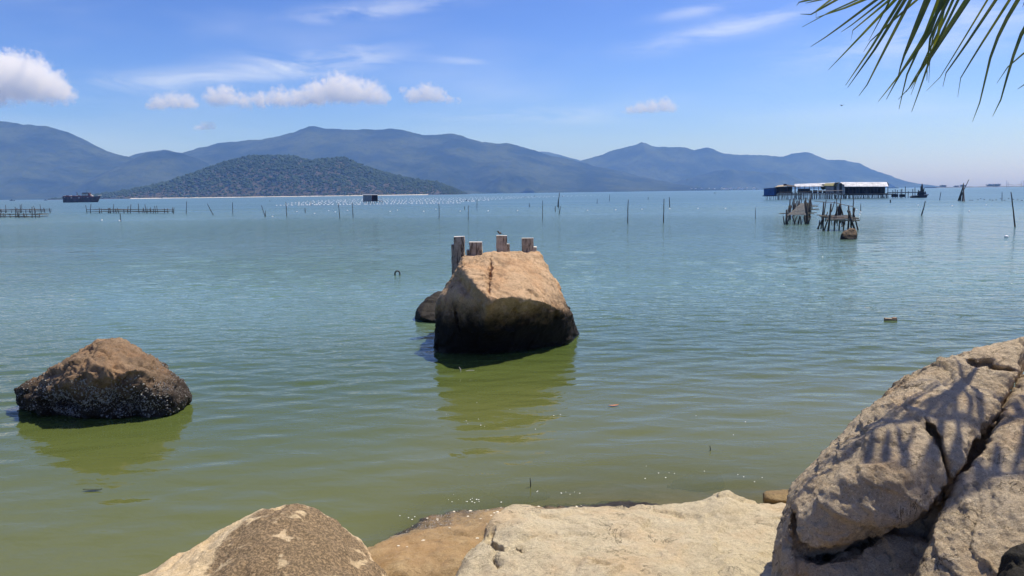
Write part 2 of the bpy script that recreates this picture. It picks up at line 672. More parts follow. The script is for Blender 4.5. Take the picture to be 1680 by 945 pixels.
M_FARROCK = rock_mat('brown_shore_rock', (0.24, 0.18, 0.12), (0.16, 0.115, 0.075), (0.06, 0.045, 0.03), 0.5, tide_shade=0.3, tide_shade_col=(0.02, 0.016, 0.012))

# ------------------------------------------------------------------ the sea, its bed and the shore
YS_X = np.array([-40, -8, -3.0, -1.6, -0.9, 0.2, 1.0, 2.2, 4, 10, 40], np.float32)
YS_Y = np.array([1.0, 2.6, 3.6, 4.6, 6.2, 6.7, 6.9, 7.0, 7.2, 7.6, 9.0], np.float32)


def bed_z(x, y):
    ys = np.interp(x, YS_X, YS_Y)
    s = y - ys
    P = np.stack([np.asarray(x, np.float32) * 0.7, np.asarray(y, np.float32) * 0.7, np.zeros_like(x, dtype=np.float32) + 3.3], -1)
    z = np.where(s > 0, -0.03 - 0.155 * s, -0.03 - 0.10 * s)
    z = z + 0.05 * fbm(P, 4) * np.clip(np.abs(s), 0, 1)
    return np.clip(z, -3.0, 1.1)


def grow(start, step, ratio, end):
    out = [start]
    while out[-1] < end:
        out.append(out[-1] + step)
        step *= ratio
    out[-1] = end
    return out


def tensor_mesh(xs, ys, zf):
    X, Y = np.meshgrid(np.array(xs, np.float32), np.array(ys, np.float32), indexing='xy')
    Z = zf(X, Y)
    V = np.stack([X, Y, Z], -1).reshape(-1, 3)
    ny, nx = X.shape
    i = np.arange(ny - 1)[:, None] * nx + np.arange(nx - 1)[None, :]
    Q = np.stack([i, i + 1, i + nx + 1, i + nx], -1).reshape(-1, 4)
    return V, Q


SEA_X, SEA_Y = 6900.0, 9300.0
xp = grow(0.0, 0.11, 1.0, 9.0)[:-1] + grow(9.0, 0.115, 1.045, SEA_X)
xs = sorted(set([-x for x in xp if x > 0] + xp))
ys = [-400, -150, -60, -20, -8, -3, 0.0, 1.5] + grow(3.0, 0.068, 1.0, 24.0)[:-1] + grow(24.0, 0.08, 1.012, 120.0)[:-1] + grow(120.0, 1.3, 1.05, SEA_Y)


def sea_z(X, Y):
    # ripples coming in from the bay as real height; each wavelength fades where the mesh gets too coarse to carry it
    dy = np.gradient(np.array(ys, np.float32))[:, None]
    dx = np.gradient(np.array(xs, np.float32))[None, :]
    z = np.zeros_like(X)
    rr = np.random.default_rng(5)
    for k in range(48):
        lam = 0.27 * 1.062 ** k
        th = rr.normal(0.10, 0.50)
        kx, ky = math.sin(th) * 2 * math.pi / lam, math.cos(th) * 2 * math.pi / lam
        ph = rr.uniform(0, 6.28)
        fade = np.clip((lam / dy - 3.2) / 2, 0, 1) * np.clip((lam / max(0.15, abs(math.sin(th))) / dx - 3.2) / 2, 0, 1)
        if not fade.any():
            continue
        r0, c0 = np.where(fade.any(1))[0], np.where(fade.any(0))[0]
        sl = (slice(r0[0], r0[-1] + 1), slice(c0[0], c0[-1] + 1))
        z[sl] += fade[sl] * (0.0042 * lam ** 0.9 / (1 + (lam / 0.75) ** 1.6)) * np.sin(kx * X[sl] + ky * Y[sl] + ph)
    P = np.stack([X * 0.09, Y * 0.16, np.zeros_like(X)], -1)
    z *= 0.70 + 0.9 * np.clip(fbm(P, 3) + 0.35, 0, 1)
    calm = np.clip((Y - 5.0) / 6.5, 0.5, 1.0)
    return z * calm


V, Q = tensor_mesh(xs, ys, sea_z)
sea_me = np_mesh('sea', V, Q)
dep = np.clip(-bed_z(V[:, 0], V[:, 1]), 0, None)
al = 1 - np.exp(-dep * 5.0)
at_ = sea_me.attributes.new('depth', 'FLOAT', 'POINT')
at_.data.foreach_set('value', dep.astype(np.float32))
M_SEA, t, b = new_mat('sea_water')
pos = t.new('ShaderNodeNewGeometry').outputs['Position']
sp = t.new('ShaderNodeSeparateXYZ', Vector=pos)
depth = t.n.new('ShaderNodeAttribute')
depth.attribute_name = 'depth'
dfac = depth.outputs['Fac']
big = t.noise(t.vmath('MULTIPLY', pos, (0.02, 0.05, 0.0)), 1.0, 4, 0.55)
dd_ = t.math('ADD', dfac, t.math('MULTIPLY', t.math('SUBTRACT', big, 0.5), 1.2))
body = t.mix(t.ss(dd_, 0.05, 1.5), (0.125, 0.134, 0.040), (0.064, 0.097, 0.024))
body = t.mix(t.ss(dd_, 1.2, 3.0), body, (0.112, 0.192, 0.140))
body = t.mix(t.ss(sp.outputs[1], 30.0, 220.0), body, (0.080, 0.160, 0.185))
t.set(b.inputs['Base Color'], body)
b.inputs['IOR'].default_value = 1.333
b.inputs['Specular IOR Level'].default_value = 0.5
dist = t.vmath('LENGTH', t.vmath('SUBTRACT', pos, tuple(CAM)), out=1)
t.set(b.inputs['Roughness'], t.ss(dist, 15.0, 200.0, 0.02, 0.28))
alpha = t.math('SUBTRACT', 1.0, t.math('EXPONENT', t.math('MULTIPLY', dfac, -9.0)))
t.set(b.inputs['Alpha'], alpha)
wv1 = t.noise(t.vmath('MULTIPLY', pos, (1.0, 1.9, 1.0)), 1.9, 3.0, 0.55, 0.5)
wv2 = t.noise(t.vmath('MULTIPLY', pos, (0.6, 1.3, 1.0)), 0.9, 3.0, 0.5, 0.2)
wv3 = t.noise(t.vmath('MULTIPLY', pos, (0.55, 0.24, 1.0)), 1.0, 4.0, 0.6, 0.3)
calm = t.ss(t.noise(t.vmath('MULTIPLY', pos, (0.010, 0.022, 0.0)), 1.0, 3, 0.5, 0.4), 0.36, 0.56, 0.35, 1.0)
hh = t.math('ADD', t.math('MULTIPLY', wv1, 0.075), t.math('MULTIPLY', wv2, 0.08))
hh = t.math('ADD', hh, t.math('MULTIPLY', wv3, t.ss(dist, 20.0, 110.0, 0.0, 0.55)))
hh = t.math('MULTIPLY', t.math('MULTIPLY', hh, calm), t.ss(dist, 8.0, 32.0, 0.30, 1.7))
t.set(b.inputs['Normal'], t.bump(hh, 1.0, 1.0))
sea = link('sea', sea_me, M_SEA)
tag(sea, kind='structure')

M_BED, t, b = new_mat('sand_bed')
pos = t.new('ShaderNodeNewGeometry').outputs['Position']
c = t.mix(t.ss(t.noise(pos, 2.2, 7, 0.65), 0.35, 0.65), (0.20, 0.155, 0.08), (0.33, 0.26, 0.15))
c = t.mix(t.ss(t.noise(pos, 60, 3, 0.6), 0.58, 0.7, 0, 0.6), c, (0.10, 0.08, 0.05))
t.set(b.inputs['Base Color'], c)
b.inputs['Roughness'].default_value = 0.9
t.set(b.inputs['Normal'], t.bump(t.noise(pos, 30, 6, 0.65), 0.5, 0.02))
bx = grow(0.0, 0.25, 1.06, 6880.0)
bxs = sorted(set([-x for x in bx if x > 0] + bx))
bys = [-390, -200, -100, -50, -25, -12, -6, -2] + grow(0.0, 0.2, 1.05, 9280.0)
V, Q = tensor_mesh(bxs, bys, bed_z)
bed = link('seabed', np_mesh('seabed', V, Q), M_BED)
tag(bed, kind='structure')


# ------------------------------------------------------------------ mountains
def terrain_mat(name, ca, cb, cc, s1, s2, rockiness=0.0):
    m, t, b = new_mat(name)
    pos = t.new('ShaderNodeNewGeometry').outputs['Position']
    c = t.mix(t.ss(t.noise(pos, s1, 8, 0.65), 0.36, 0.64), ca, cb)
    c = t.mix(t.ss(t.noise(pos, s2, 6, 0.7), 0.45, 0.7, 0, 0.7), c, cc)
    if rockiness:
        c = t.mix(t.ss(t.noise(pos, s1 * 1.7, 9, 0.75), 0.70, 0.74, 0, rockiness), c, (0.30, 0.27, 0.24))
    t.set(b.inputs['Base Color'], c)
    b.inputs['Roughness'].default_value = 1.0
    b.inputs['Specular IOR Level'].default_value = 0.05
    t.set(b.inputs['Normal'], t.bump(t.noise(pos, s2 * 1.5, 8, 0.7), 1.0, 14.0))
    return m


M_MOUNT = terrain_mat('mountain_forest', (0.012, 0.022, 0.009), (0.055, 0.070, 0.026), (0.008, 0.014, 0.006), 0.0035, 0.02, 0.9)


def ridge(name, pix, D, front, back, label, step, seed, spur=0.55, tilt=0.0):
    """a mountain ridge: its crest heights at the distance D, sloping to the sea on both sides with spurs and gullies"""
    pix = sorted(pix)
    pts = [at(x, y, D + tilt * (x - pix[0][0])) for x, y in pix]
    cx_ = np.array([p.x for p in pts], np.float32)
    cz_ = np.array([max(0.0, p.z) for p in pts], np.float32)
    cyy = np.array([p.y for p in pts], np.float32)
    x0, x1 = cx_[0], cx_[-1]
    nx = int((x1 - x0) / step)
    ny = int((front + back) / step)
    X, Tt = np.meshgrid(np.linspace(x0, x1, nx), np.linspace(-front, back, ny), indexing='xy')
    Yc = np.interp(X, cx_, cyy)
    H = np.interp(X, cx_, cz_)
    Y = Yc + Tt
    P = np.stack([X / 900.0, Y / 1300.0, np.full_like(X, seed)], -1)
    u = np.where(Tt < 0, -Tt / front, Tt / back)
    spn = fbm(P * np.array([2.2, 0.9, 1]), 5, 0.5, ridged=True)
    uu = np.clip(u * (1 + spur * spn * 1.1), 0, 1.25)
    prof = np.clip(1 - uu, 0, 1)
    prof = prof ** 1.12 * (0.86 + 0.14 * prof)
    Z = H * prof
    Z += H * 0.22 * spn * np.clip(u * 3, 0, 1) * np.clip((1 - u) * 2.5, 0, 1)
    Z += 13.0 * fbm(P * 9, 5, 0.6) * np.clip(Z / 60, 0, 1) + 3.0 * fbm(P * 60, 3) * np.clip(Z / 60, 0, 1)
    Z = np.clip(np.where(Z < 1.0, Z - 3.0, Z), -2.9, None)
    Vv = np.stack([X, Y, Z], -1).reshape(-1, 3)
    i = np.arange(ny - 1)[:, None] * nx + np.arange(nx - 1)[None, :]
    Qq = np.stack([i, i + 1, i + nx + 1, i + nx], -1).reshape(-1, 4)
    base = np.array([Vv[:, 0].mean(), Vv[:, 1].mean(), 0.0])
    o = link(name, np_mesh(name, Vv - base, Qq), M_MOUNT, None, tuple(float(q) for q in base))
    o['kind'] = 'structure'
    return o


ridge('mountain_left', [(-330, 290), (-260, 250), (-160, 222), (-60, 203), (0, 199), (40, 205), (80, 208), (110, 215), (145, 231), (175, 248), (200, 256), (240, 266), (300, 284), (380, 310), (420, 330)],
      4700, 1300, 1200, '', 14, 1.7)
ridge('mountain_middle', [(60, 330), (110, 300), (170, 268), (215, 256), (240, 250), (268, 246), (303, 249), (350, 236), (400, 230), (430, 229), (470, 219), (497, 211), (508, 207.5), (518, 207), (530, 211), (560, 211), (600, 211), (640, 211),
                          (660, 214), (700, 221), (740, 220), (760, 223), (790, 232), (830, 234), (860, 241), (900, 255), (950, 265), (1010, 279), (1080, 296), (1140, 320)],
      5500, 1700, 1200, '', 15, 5.1)
ridge('hill_left', [(120, 326), (170, 296), (215, 262), (240, 250.5), (268, 247), (300, 252), (330, 264), (370, 285), (420, 300), (470, 330)], 4500, 1000, 800, '', 12, 8.4)
ridge('mountain_right', [(830, 330), (880, 300), (930, 275), (955, 263), (985, 254), (1005, 247), (1030, 240), (1052, 233), (1075, 240), (1105, 241), (1125, 241), (1140, 245), (1158, 241), (1185, 251), (1220, 254),
                         (1260, 255), (1285, 256), (1300, 251), (1325, 250), (1360, 262), (1380, 262), (1410, 268), (1440, 285), (1462, 299), (1476, 309)],
      7000, 1100, 900, '', 18, 12.9)
ridge('foothill_right', [(1060, 316), (1130, 293), (1165, 282), (1195, 278), (1240, 281), (1290, 285), (1320, 296), (1350, 311)], 5700, 420, 500, '', 14, 21.3)
ridge('mountain_far', [(800, 300), (850, 258), (884, 247), (900, 246), (925, 254), (952, 262), (1000, 290)], 8200, 400, 500, '', 25, 30.0)

# the wooded islet in front: ground and a canopy of crowns
ISL = [(150, 330), (165, 322), (200, 314), (260, 303), (300, 293), (350, 273), (380, 262), (410, 254), (440, 253), (480, 254), (510, 262), (540, 258), (565, 257), (600, 272), (640, 284), (680, 293), (715, 297), (740, 305), (765, 316), (775, 322)]
ID = 2400.0
ip = [at(x, y, ID) for x, y in ISL]
icx = np.array([p.x for p in ip])
icz = np.array([p.z for p in ip]) - 5.5


def isl_z(X, Y):
    H = np.clip(np.interp(X, icx, icz, left=-3, right=-3), -3, None)
    T = Y - ID
    P = np.stack([X / 260.0, Y / 260.0, np.full_like(X, 2.2)], -1)
    spn = fbm(P, 4, 0.5, ridged=True)
    u = np.where(T < 0, -T / 350.0, T / 420.0) * (1 + 0.16 * spn)
    u = np.clip(u, 0, 1.2)
    pr = np.clip(1 - u ** 1.5, -0.2, 1)
    return np.clip(H * pr * (1 + 0.05 * spn * np.clip(u * 3, 0, 1)) - np.where(u >= 1, 3.0, 0.0), -2.9, None)


gx_, gy_ = np.linspace(icx[0], icx[-1], 230), np.linspace(ID - 390, ID + 450, 150)
V, Q = tensor_mesh(gx_, gy_, isl_z)
M_ISLE = terrain_mat('islet_ground', (0.10, 0.085, 0.05), (0.15, 0.13, 0.08), (0.05, 0.06, 0.02), 0.02, 0.1)
base = np.array([V[:, 0].mean(), ID, 0.0])
o = link('islet', np_mesh('islet', V - base, Q), M_ISLE, None, tuple(float(q) for q in base))
o['kind'] = 'structure'


def ico(sub):
    bm = bmesh.new()
    bmesh.ops.create_icosphere(bm, subdivisions=sub, radius=1.0)
    v = np.array([tuple(q.co) for q in bm.verts], np.float32)
    f = np.array([[q.index for q in fc.verts] for fc in bm.faces], np.int32)
    bm.free()
    return v, f


rg = np.random.default_rng(3)
n_try = 30000
tx = rg.uniform(icx[0], icx[-1], n_try)
ty = rg.uniform(ID - 380, ID + 90, n_try)
tz = isl_z(tx, ty)
ok = tz > 0.9
tx, ty, tz = tx[ok][:13000], ty[ok][:13000], tz[ok][:13000]
iv, ifc = ico(1)
nT = len(tx)
sz = (2.0 + 4.6 * rg.random(nT) ** 2.2) * (0.55 + 0.45 * np.clip(tz / 40, 0, 1))
C = np.repeat(iv[None], nT, 0)
C *= (1 + 0.32 * rg.standard_normal((nT, len(iv), 1))).clip(0.55, 1.5)
C *= np.stack([sz, sz, sz * rg.uniform(0.55, 0.95, nT)], -1)[:, None, :]
C += np.stack([tx, ty, tz + sz * 0.30], -1)[:, None, :]
FF = ifc[None] + (np.arange(nT) * len(iv))[:, None, None]
M_CANOPY, t, b = new_mat('canopy_leaves')
pos = t.new('ShaderNodeNewGeometry').outputs['Position']
c = t.mix(t.ss(t.noise(pos, 0.09, 4, 0.6), 0.35, 0.65), (0.034, 0.058, 0.020), (0.062, 0.090, 0.030))
c = t.mix(t.ss(t.noise(pos, 0.9, 5, 0.7), 0.42, 0.6, 0.0, 0.35), c, (0.024, 0.040, 0.013))
t.set(b.inputs['Base Color'], c)
b.inputs['Roughness'].default_value = 0.9
b.inputs['Specular IOR Level'].default_value = 0.1
cb = np.array([base[0], base[1], 0.0])
o = link('tree_canopy', np_mesh('tree_canopy', (C.reshape(-1, 3) - cb), FF.reshape(-1, 3), smooth=False), M_CANOPY, None, tuple(float(q) for q in cb))
tag(o, 'dense green woodland covering the small islet', 'woodland', kind='stuff')
# pale beach strip at the foot of the islet
M_BEACH = plain('beach_sand', (0.72, 0.66, 0.55), 0.95, 0.12, 0.05, 0)
bxs_ = np.linspace(at(205, 322, ID - 350).x, at(700, 320, ID - 350).x, 160)
brow = []
for x in bxs_:
    yy = np.linspace(ID - 395, ID - 190, 240)
    zz = isl_z(np.full_like(yy, x), yy)
    k = int(np.argmax(zz > -0.2))
    brow.append(yy[k])
brow = np.array(brow)
wid = 2.0 + 4.5 * vnoise(np.stack([bxs_ / 40, bxs_ * 0, bxs_ * 0], -1))
wid = np.clip(wid, 0.3, 7)
Vb = np.concatenate([np.stack([bxs_, brow - wid - 3, np.full_like(bxs_, -0.35)], -1), np.stack([bxs_, brow - 1.0, np.full_like(bxs_, 0.75)], -1),
                     np.stack([bxs_, brow + 3.0, np.full_like(bxs_, 1.3)], -1)])
nb = len(bxs_)
Qb = np.concatenate([np.stack([np.arange(nb - 1) + r * nb, np.arange(nb - 1) + 1 + r * nb, np.arange(nb - 1) + 1 + (r + 1) * nb, np.arange(nb - 1) + (r + 1) * nb], -1) for r in (0, 1)])
o = link('beach', np_mesh('beach', Vb, Qb), M_BEACH)
o['kind'] = 'structure'
#@@PART2


# ------------------------------------------------------------------ rocks
def pts3(lst):
    return [at(*q) for q in lst]


def hull_sdf(groups, k=0.05, ks=0.06):
    pl = [hull_planes(g) for g in groups]

    def f(P):
        d = None
        for p in pl:
            e = convex(P, p, k)
            d = e if d is None else smin(d, e, ks)
        return d
    return f


def stone_disp(scale, a_big, a_mid, a_fine, seed, a_ridge=0.0, chip=0.0, chip_f=2.0):
    def f(P):
        Qp = P / scale + seed
        wv = np.stack([vnoise(Qp * 1.7 + 9), vnoise(Qp * 1.7 + 41), vnoise(Qp * 1.7 + 73)], -1)
        Qw = Qp + 0.35 * wv
        d = a_big * fbm(Qw * 1.0, 3)
        d += a_mid * fbm(Qw * 4.0, 4, 0.55)
        d += a_fine * fbm(Qp * 17.0, 3, 0.6)
        if chip:
            d = d + facets(P, chip_f, chip, seed) + 0.4 * facets(P, chip_f * 2.7, chip, seed + 9)
        if a_ridge:
            r = fbm(Qw * np.array([1.6, 1.6, 2.4], np.float32) + 5, 4, 0.5, ridged=True)
            d += a_ridge * np.clip(r - 0.35, 0, 1) * 1.6
        return d
    return f


# centre boulder
cg = [
    pts3([(757, 423, 14.8), (748, 446, 14.5), (806, 419, 15.0), (801, 491, 13.2), (775, 462, 13.8), (762, 440, 14.3), (845, 487, 13.5), (895, 496, 14.0), (926, 512, 14.6), (930, 538, 14.9),
          (885, 416, 15.9), (908, 452, 15.4), (937, 515, 15.1), (765, 420, 17.2), (880, 414, 18.0), (951, 555, 17.0), (952, 555, 16.2), (944, 548, 15.6), (720, 520, 16.4),
          (775, 640, 15.2), (860, 640, 15.3), (940, 610, 15.9), (960, 600, 17.5), (740, 640, 17.5)]),
    pts3([(717, 492, 14.6), (728, 468, 14.7), (748, 444, 14.75), (757, 432, 15.0), (752, 480, 14.05), (790, 500, 13.75), (718, 600, 14.5), (745, 612, 14.5), (712, 560, 15.2), (780, 560, 14.35), (800, 640, 14.9), (740, 500, 17.0), (715, 620, 16.5)]),
]
# pull the lower front back a little so that it overhangs
sd = hull_sdf(cg, 0.014, 0.08)


def sd_centre(P):
    d = sd(P)
    # the undercut below the edge of the front face
    a = at(760, 480, 14.05)
    return d


lo = (-1.75, 13.3, -0.45)
hi = (1.75, 18.6, 2.1)
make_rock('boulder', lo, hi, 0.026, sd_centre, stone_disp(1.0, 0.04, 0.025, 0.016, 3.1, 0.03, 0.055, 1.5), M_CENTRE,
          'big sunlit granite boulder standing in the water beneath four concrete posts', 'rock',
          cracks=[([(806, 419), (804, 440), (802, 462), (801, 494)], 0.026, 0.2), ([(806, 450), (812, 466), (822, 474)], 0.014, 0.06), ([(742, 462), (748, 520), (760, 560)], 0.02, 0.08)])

# small dark rock behind its left foot
bg_ = [pts3([(682, 508, 18.3), (702, 486, 18.6), (722, 476, 18.8), (760, 480, 19), (690, 520, 18.0), (720, 530, 17.8), (760, 530, 18), (700, 500, 20.0), (760, 490, 20.4), (680, 540, 19), (760, 545, 20)])]
make_rock('rock', (-3.0, 17.2, -0.4), (-0.8, 20.9, 1.1), 0.035, hull_sdf(bg_, 0.02), stone_disp(0.7, 0.04, 0.04, 0.012, 8.0), M_DARK,
          'small dark rock half hidden behind the big boulder in the water', 'rock')

# left boulder with barnacles
lg = [
    pts3([(178, 551, 10.9), (165, 556, 11.0), (150, 562, 10.7), (120, 580, 10.5), (75, 610, 10.4), (205, 568, 10.7), (240, 576, 11.0), (262, 590, 10.9), (285, 612, 10.8),
          (200, 606, 10.1), (140, 604, 10.0), (110, 618, 9.95), (16, 655, 10.75), (35, 664, 10.5), (60, 678, 10.55), (175, 700, 10.25), (245, 688, 10.45), (315, 640, 11.1), (300, 665, 10.5),
          (180, 556, 11.9), (115, 590, 12.0), (255, 590, 12.2), (85, 640, 11.8), (300, 640, 12.0), (95, 690, 11.4), (290, 690, 11.5)]),
    pts3([(225, 598, 10.35), (205, 604, 10.05), (245, 603, 10.25), (262, 612, 10.35), (215, 615, 9.98), (190, 610, 10.1), (240, 640, 10.6), (260, 625, 10.6), (200, 640, 10.5)]),
    pts3([(245, 625, 10.25), (285, 632, 10.4), (230, 650, 10.12), (290, 650, 10.4), (220, 690, 10.3), (285, 690, 10.5), (250, 640, 10.9)]),
]
sdl0 = hull_sdf(lg, 0.05, 0.05)


def sd_left(P):
    d = sdl0(P)
    for (px, py, Y, rx, ry, rz) in [(230, 623, 10.02, 0.25, 0.26, 0.12), (283, 628, 10.28, 0.18, 0.24, 0.12), (195, 628, 9.95, 0.22, 0.12, 0.10), (100, 668, 10.15, 0.34, 0.25, 0.06)]:
        c0 = np.array(tuple(at(px, py, Y)), np.float32)
        e = (np.linalg.norm((P - c0) / np.array([rx, ry, rz], np.float32), axis=1) - 1) * min(rx, ry, rz)
        d = -smin(-d, e, 0.05)
    return d


oL, VL, QL = make_rock('boulder', (-7.2, 9.3, -0.5), (-4.0, 12.4, 1.2), 0.022, sd_left, stone_disp(0.6, 0.07, 0.05, 0.020, 14.0, 0.05, 0.065, 2.2), M_LEFTROCK,
                       'low dark brown boulder with a crust of white barnacles above the waterline', 'rock')

# bottom left boulder
ng = [pts3([(470, 806, 5.25), (440, 812, 5.2), (400, 834, 5.1), (348, 864, 5.0), (296, 896, 4.9), (210, 938, 4.8), (130, 980, 4.75), (500, 812, 5.3), (545, 832, 5.35), (585, 868, 5.3), (596, 888, 5.2), (625, 925, 5.1), (650, 948, 5.0),
            (700, 1010, 4.9), (470, 870, 4.75), (400, 945, 4.3), (540, 945, 4.4), (300, 1000, 4.2), (600, 1020, 4.3), (480, 1080, 3.9), (300, 1080, 4.0), (650, 1100, 4.3), (120, 1080, 4.3),
            (470, 830, 6.0), (580, 880, 6.0), (300, 910, 5.8), (200, 980, 5.6), (650, 980, 5.8)])]
make_rock('boulder', (-3.3, 3.4, -0.3), (-0.5, 6.4, 1.3), 0.02, hull_sdf(ng, 0.07), stone_disp(0.8, 0.05, 0.024, 0.010, 22.0, 0.02, 0.022, 2.4), M_NEARLEFT,
          'rounded tan boulder with a brown crust on its crown at the bottom edge', 'rock')

# pale flat slab
fg = [
    pts3([(815, 842, 6.05), (838, 835, 6.25), (880, 836, 6.35), (960, 832, 6.5), (1080, 831, 6.55), (1160, 829, 6.55), (1230, 822, 6.6), (1330, 821, 6.5), (800, 868, 5.7), (783, 895, 5.3), (752, 940, 4.95), (700, 1010, 4.6),
          (1330, 1000, 4.4), (1100, 1050, 4.2), (900, 1050, 4.2), (1000, 900, 5.45), (1200, 900, 5.5)])
    + [Vector((-0.35, 5.2, -0.3)), Vector((-0.2, 6.4, -0.3)), Vector((2.9, 6.9, -0.3)), Vector((2.8, 4.0, -0.2)), Vector((-0.5, 4.0, -0.2))],
    pts3([(1185, 803, 6.45), (1170, 812, 6.40), (1205, 812, 6.45), (1135, 838, 6.25), (1225, 828, 6.3), (1190, 840, 6.0), (1185, 806, 6.7), (1240, 835, 6.6), (1130, 840, 6.6)]),
    pts3([(838, 829, 6.2), (872, 834, 6.2), (812, 845, 5.95), (862, 853, 5.6), (800, 870, 5.7), (900, 880, 5.6), (820, 900, 5.2), (840, 840, 6.5)]),
]
sdf_flat = hull_sdf(fg, 0.025, 0.08)
make_rock('flat_rock', (-0.9, 3.9, -0.25), (3.0, 7.2, 1.0), 0.022, sdf_flat, stone_disp(0.9, 0.035, 0.018, 0.010, 31.0, 0.02, 0.028, 2.0), M_FLAT,
          'broad pale flat granite slab between the crusted boulder and the tall cracked boulder', 'rock',
          cracks=[([(808, 864), (804, 886), (816, 906), (812, 940)], 0.016, 0.09), ([(838, 900), (858, 914), (884, 906)], 0.011, 0.05), ([(1000, 870), (1030, 885), (1050, 900), (1075, 905)], 0.007, 0.02)])

# submerged tan ledge with shells
lx = [pts3([(600, 890, 5.9), (690, 856, 6.6), (760, 832, 7.0), (850, 826, 7.15), (900, 818, 7.2), (945, 815, 7.3), (985, 830, 7.1), (1000, 850, 6.6), (840, 930, 5.2), (700, 960, 5.2), (620, 960, 5.3)])
      + [Vector((-1.6, 5.4, -0.4)), Vector((0.9, 5.4, -0.4)), Vector((1.2, 8.0, -0.5)), Vector((-1.2, 7.6, -0.5))]]
make_rock('rock_ledge', (-1.9, 4.9, -0.35), (1.3, 8.1, 0.35), 0.025, hull_sdf(lx, 0.05), stone_disp(0.8, 0.07, 0.05, 0.015, 41.0), M_LEDGE,
          'low wet ochre ledge dotted with shells between the crusted boulder and the pale slab', 'rock')

# dark slab at the water's edge
dg = [pts3([(955, 826, 6.95), (975, 820, 7.1), (1020, 815, 7.25), (1050, 815, 7.25), (1085, 828, 7.0), (1080, 836, 6.8), (960, 836, 6.7), (1020, 822, 7.6), (1080, 826, 7.6), (960, 826, 7.5)]) + [Vector((0.55, 6.6, -0.3)), Vector((1.5, 6.6, -0.3)), Vector((1.4, 7.6, -0.3)), Vector((0.6, 7.6, -0.3))]]
make_rock('rock', (0.4, 6.3, -0.3), (1.7, 7.9, 0.35), 0.022, hull_sdf(dg, 0.04), stone_disp(0.5, 0.04, 0.03, 0.008, 51.0), M_DARK,
          'dark wet rock hump at the water edge behind the pale flat slab', 'rock')

# small block beside the tall boulder
M_BLOCK = rock_mat('brown_block', (0.30, 0.215, 0.10), (0.22, 0.15, 0.07), (0.06, 0.045, 0.03), 0.6)
bk = [pts3([(1251, 805, 6.75), (1262, 803, 6.9), (1310, 801, 6.9), (1250, 820, 6.7), (1275, 824, 6.6), (1320, 824, 6.7), (1320, 803, 7.2), (1255, 806, 7.2), (1255, 830, 6.9), (1320, 835, 7.0)])]
make_rock('rock', (2.1, 6.4, 0.0), (2.9, 7.5, 0.7), 0.014, hull_sdf(bk, 0.02), stone_disp(0.3, 0.02, 0.014, 0.005, 61.0), M_BLOCK,
          'small brown block of stone with a dark broken end beside the tall cracked boulder', 'rock')

# sunken stones that show through the shallows
for k, (px, py, rx, ry, rz) in enumerate([(772, 822, 0.30, 0.30, 0.16), (1140, 791, 0.30, 0.20, 0.10), (848, 802, 0.30, 0.22, 0.12)]):
    c0 = wat(px, py, -0.12)
    c0.z = -rz - (0.05, 0.10, 0.10)[k]

    def sdk(P, c0=c0, rx=rx, ry=ry, rz=rz):
        return (np.linalg.norm((P - np.array(tuple(c0), np.float32)) / np.array([rx, ry, rz], np.float32), axis=1) - 1) * min(rx, ry, rz)
    zb = float(bed_z(np.array([c0.x]), np.array([c0.y]))[0])
    make_rock('sunken_rock', (c0.x - rx - .1, c0.y - ry - .1, min(zb, c0.z - rz) - .05), (c0.x + rx + .1, c0.y + ry + .1, 0.06), 0.03, sdk, stone_disp(0.3, 0.12, 0.06, 0.015, 70.0 + k), M_DARK,
              ['mossy sunken rock under the shallows just off the ochre ledge', 'dark sunken rock showing under the water beyond the pale slab', 'faint sunken rock below a thin upright stick in the shallows',
               'faint sunken rock under the water beyond the dark wet hump'][k], 'rock')

# tall cracked boulder on the right
sil = [(1290, 824, 4.42), (1302, 800, 4.45), (1320, 775, 4.5), (1365, 720, 4.6), (1400, 688, 4.65), (1440, 652, 4.72), (1498, 602, 4.8), (1560, 592, 4.9), (1640, 566, 5.0), (1690, 549, 5.1)]
rA = pts3(sil + [(1668, 622, 4.66), (1640, 662, 4.52), (1602, 738, 4.22), (1560, 788, 4.05), (1545, 835, 3.98), (1470, 838, 3.97), (1430, 868, 3.95), (1340, 905, 3.98), (1296, 900, 4.08), (1286, 850, 4.25),
                 (1480, 770, 4.02), (1400, 785, 4.02), (1345, 800, 4.1), (1440, 720, 4.3), (1600, 640, 4.62), (1310, 830, 4.12)]) \
    + pts3([(1300, 815, 5.6), (1440, 655, 5.9), (1560, 600, 6.0), (1700, 556, 6.0), (1400, 870, 5.6), (1640, 660, 5.8)])
rB = pts3([(1672, 624, 4.66), (1643, 666, 4.52), (1601, 742, 4.22), (1561, 795, 4.05), (1531, 846, 3.93), (1515, 900, 3.80), (1500, 945, 3.70), (1490, 1060, 3.5), (1560, 945, 3.58), (1680, 945, 3.42),
           (1700, 1080, 3.2), (1880, 945, 3.3), (1900, 1100, 3.1), (1700, 600, 4.85), (1880, 560, 5.0), (1900, 700, 4.4), (1680, 800, 3.92)]) \
    + pts3([(1640, 680, 5.8), (1900, 570, 6.0), (1550, 900, 5.4), (1500, 1060, 5.0), (1900, 1100, 5.2)])
rC = pts3([(1262, 945, 4.22), (1266, 915, 4.30), (1274, 880, 4.42), (1288, 840, 4.5), (1300, 900, 4.12), (1345, 915, 4.08), (1430, 885, 4.1), (1500, 880, 4.1), (1540, 900, 4.0), (1258, 1040, 4.1), (1400, 1060, 3.85), (1520, 1060, 3.7),
           (1420, 945, 3.98)]) + pts3([(1300, 860, 5.4), (1500, 890, 5.5), (1270, 1040, 5.2), (1520, 1060, 5.2)])
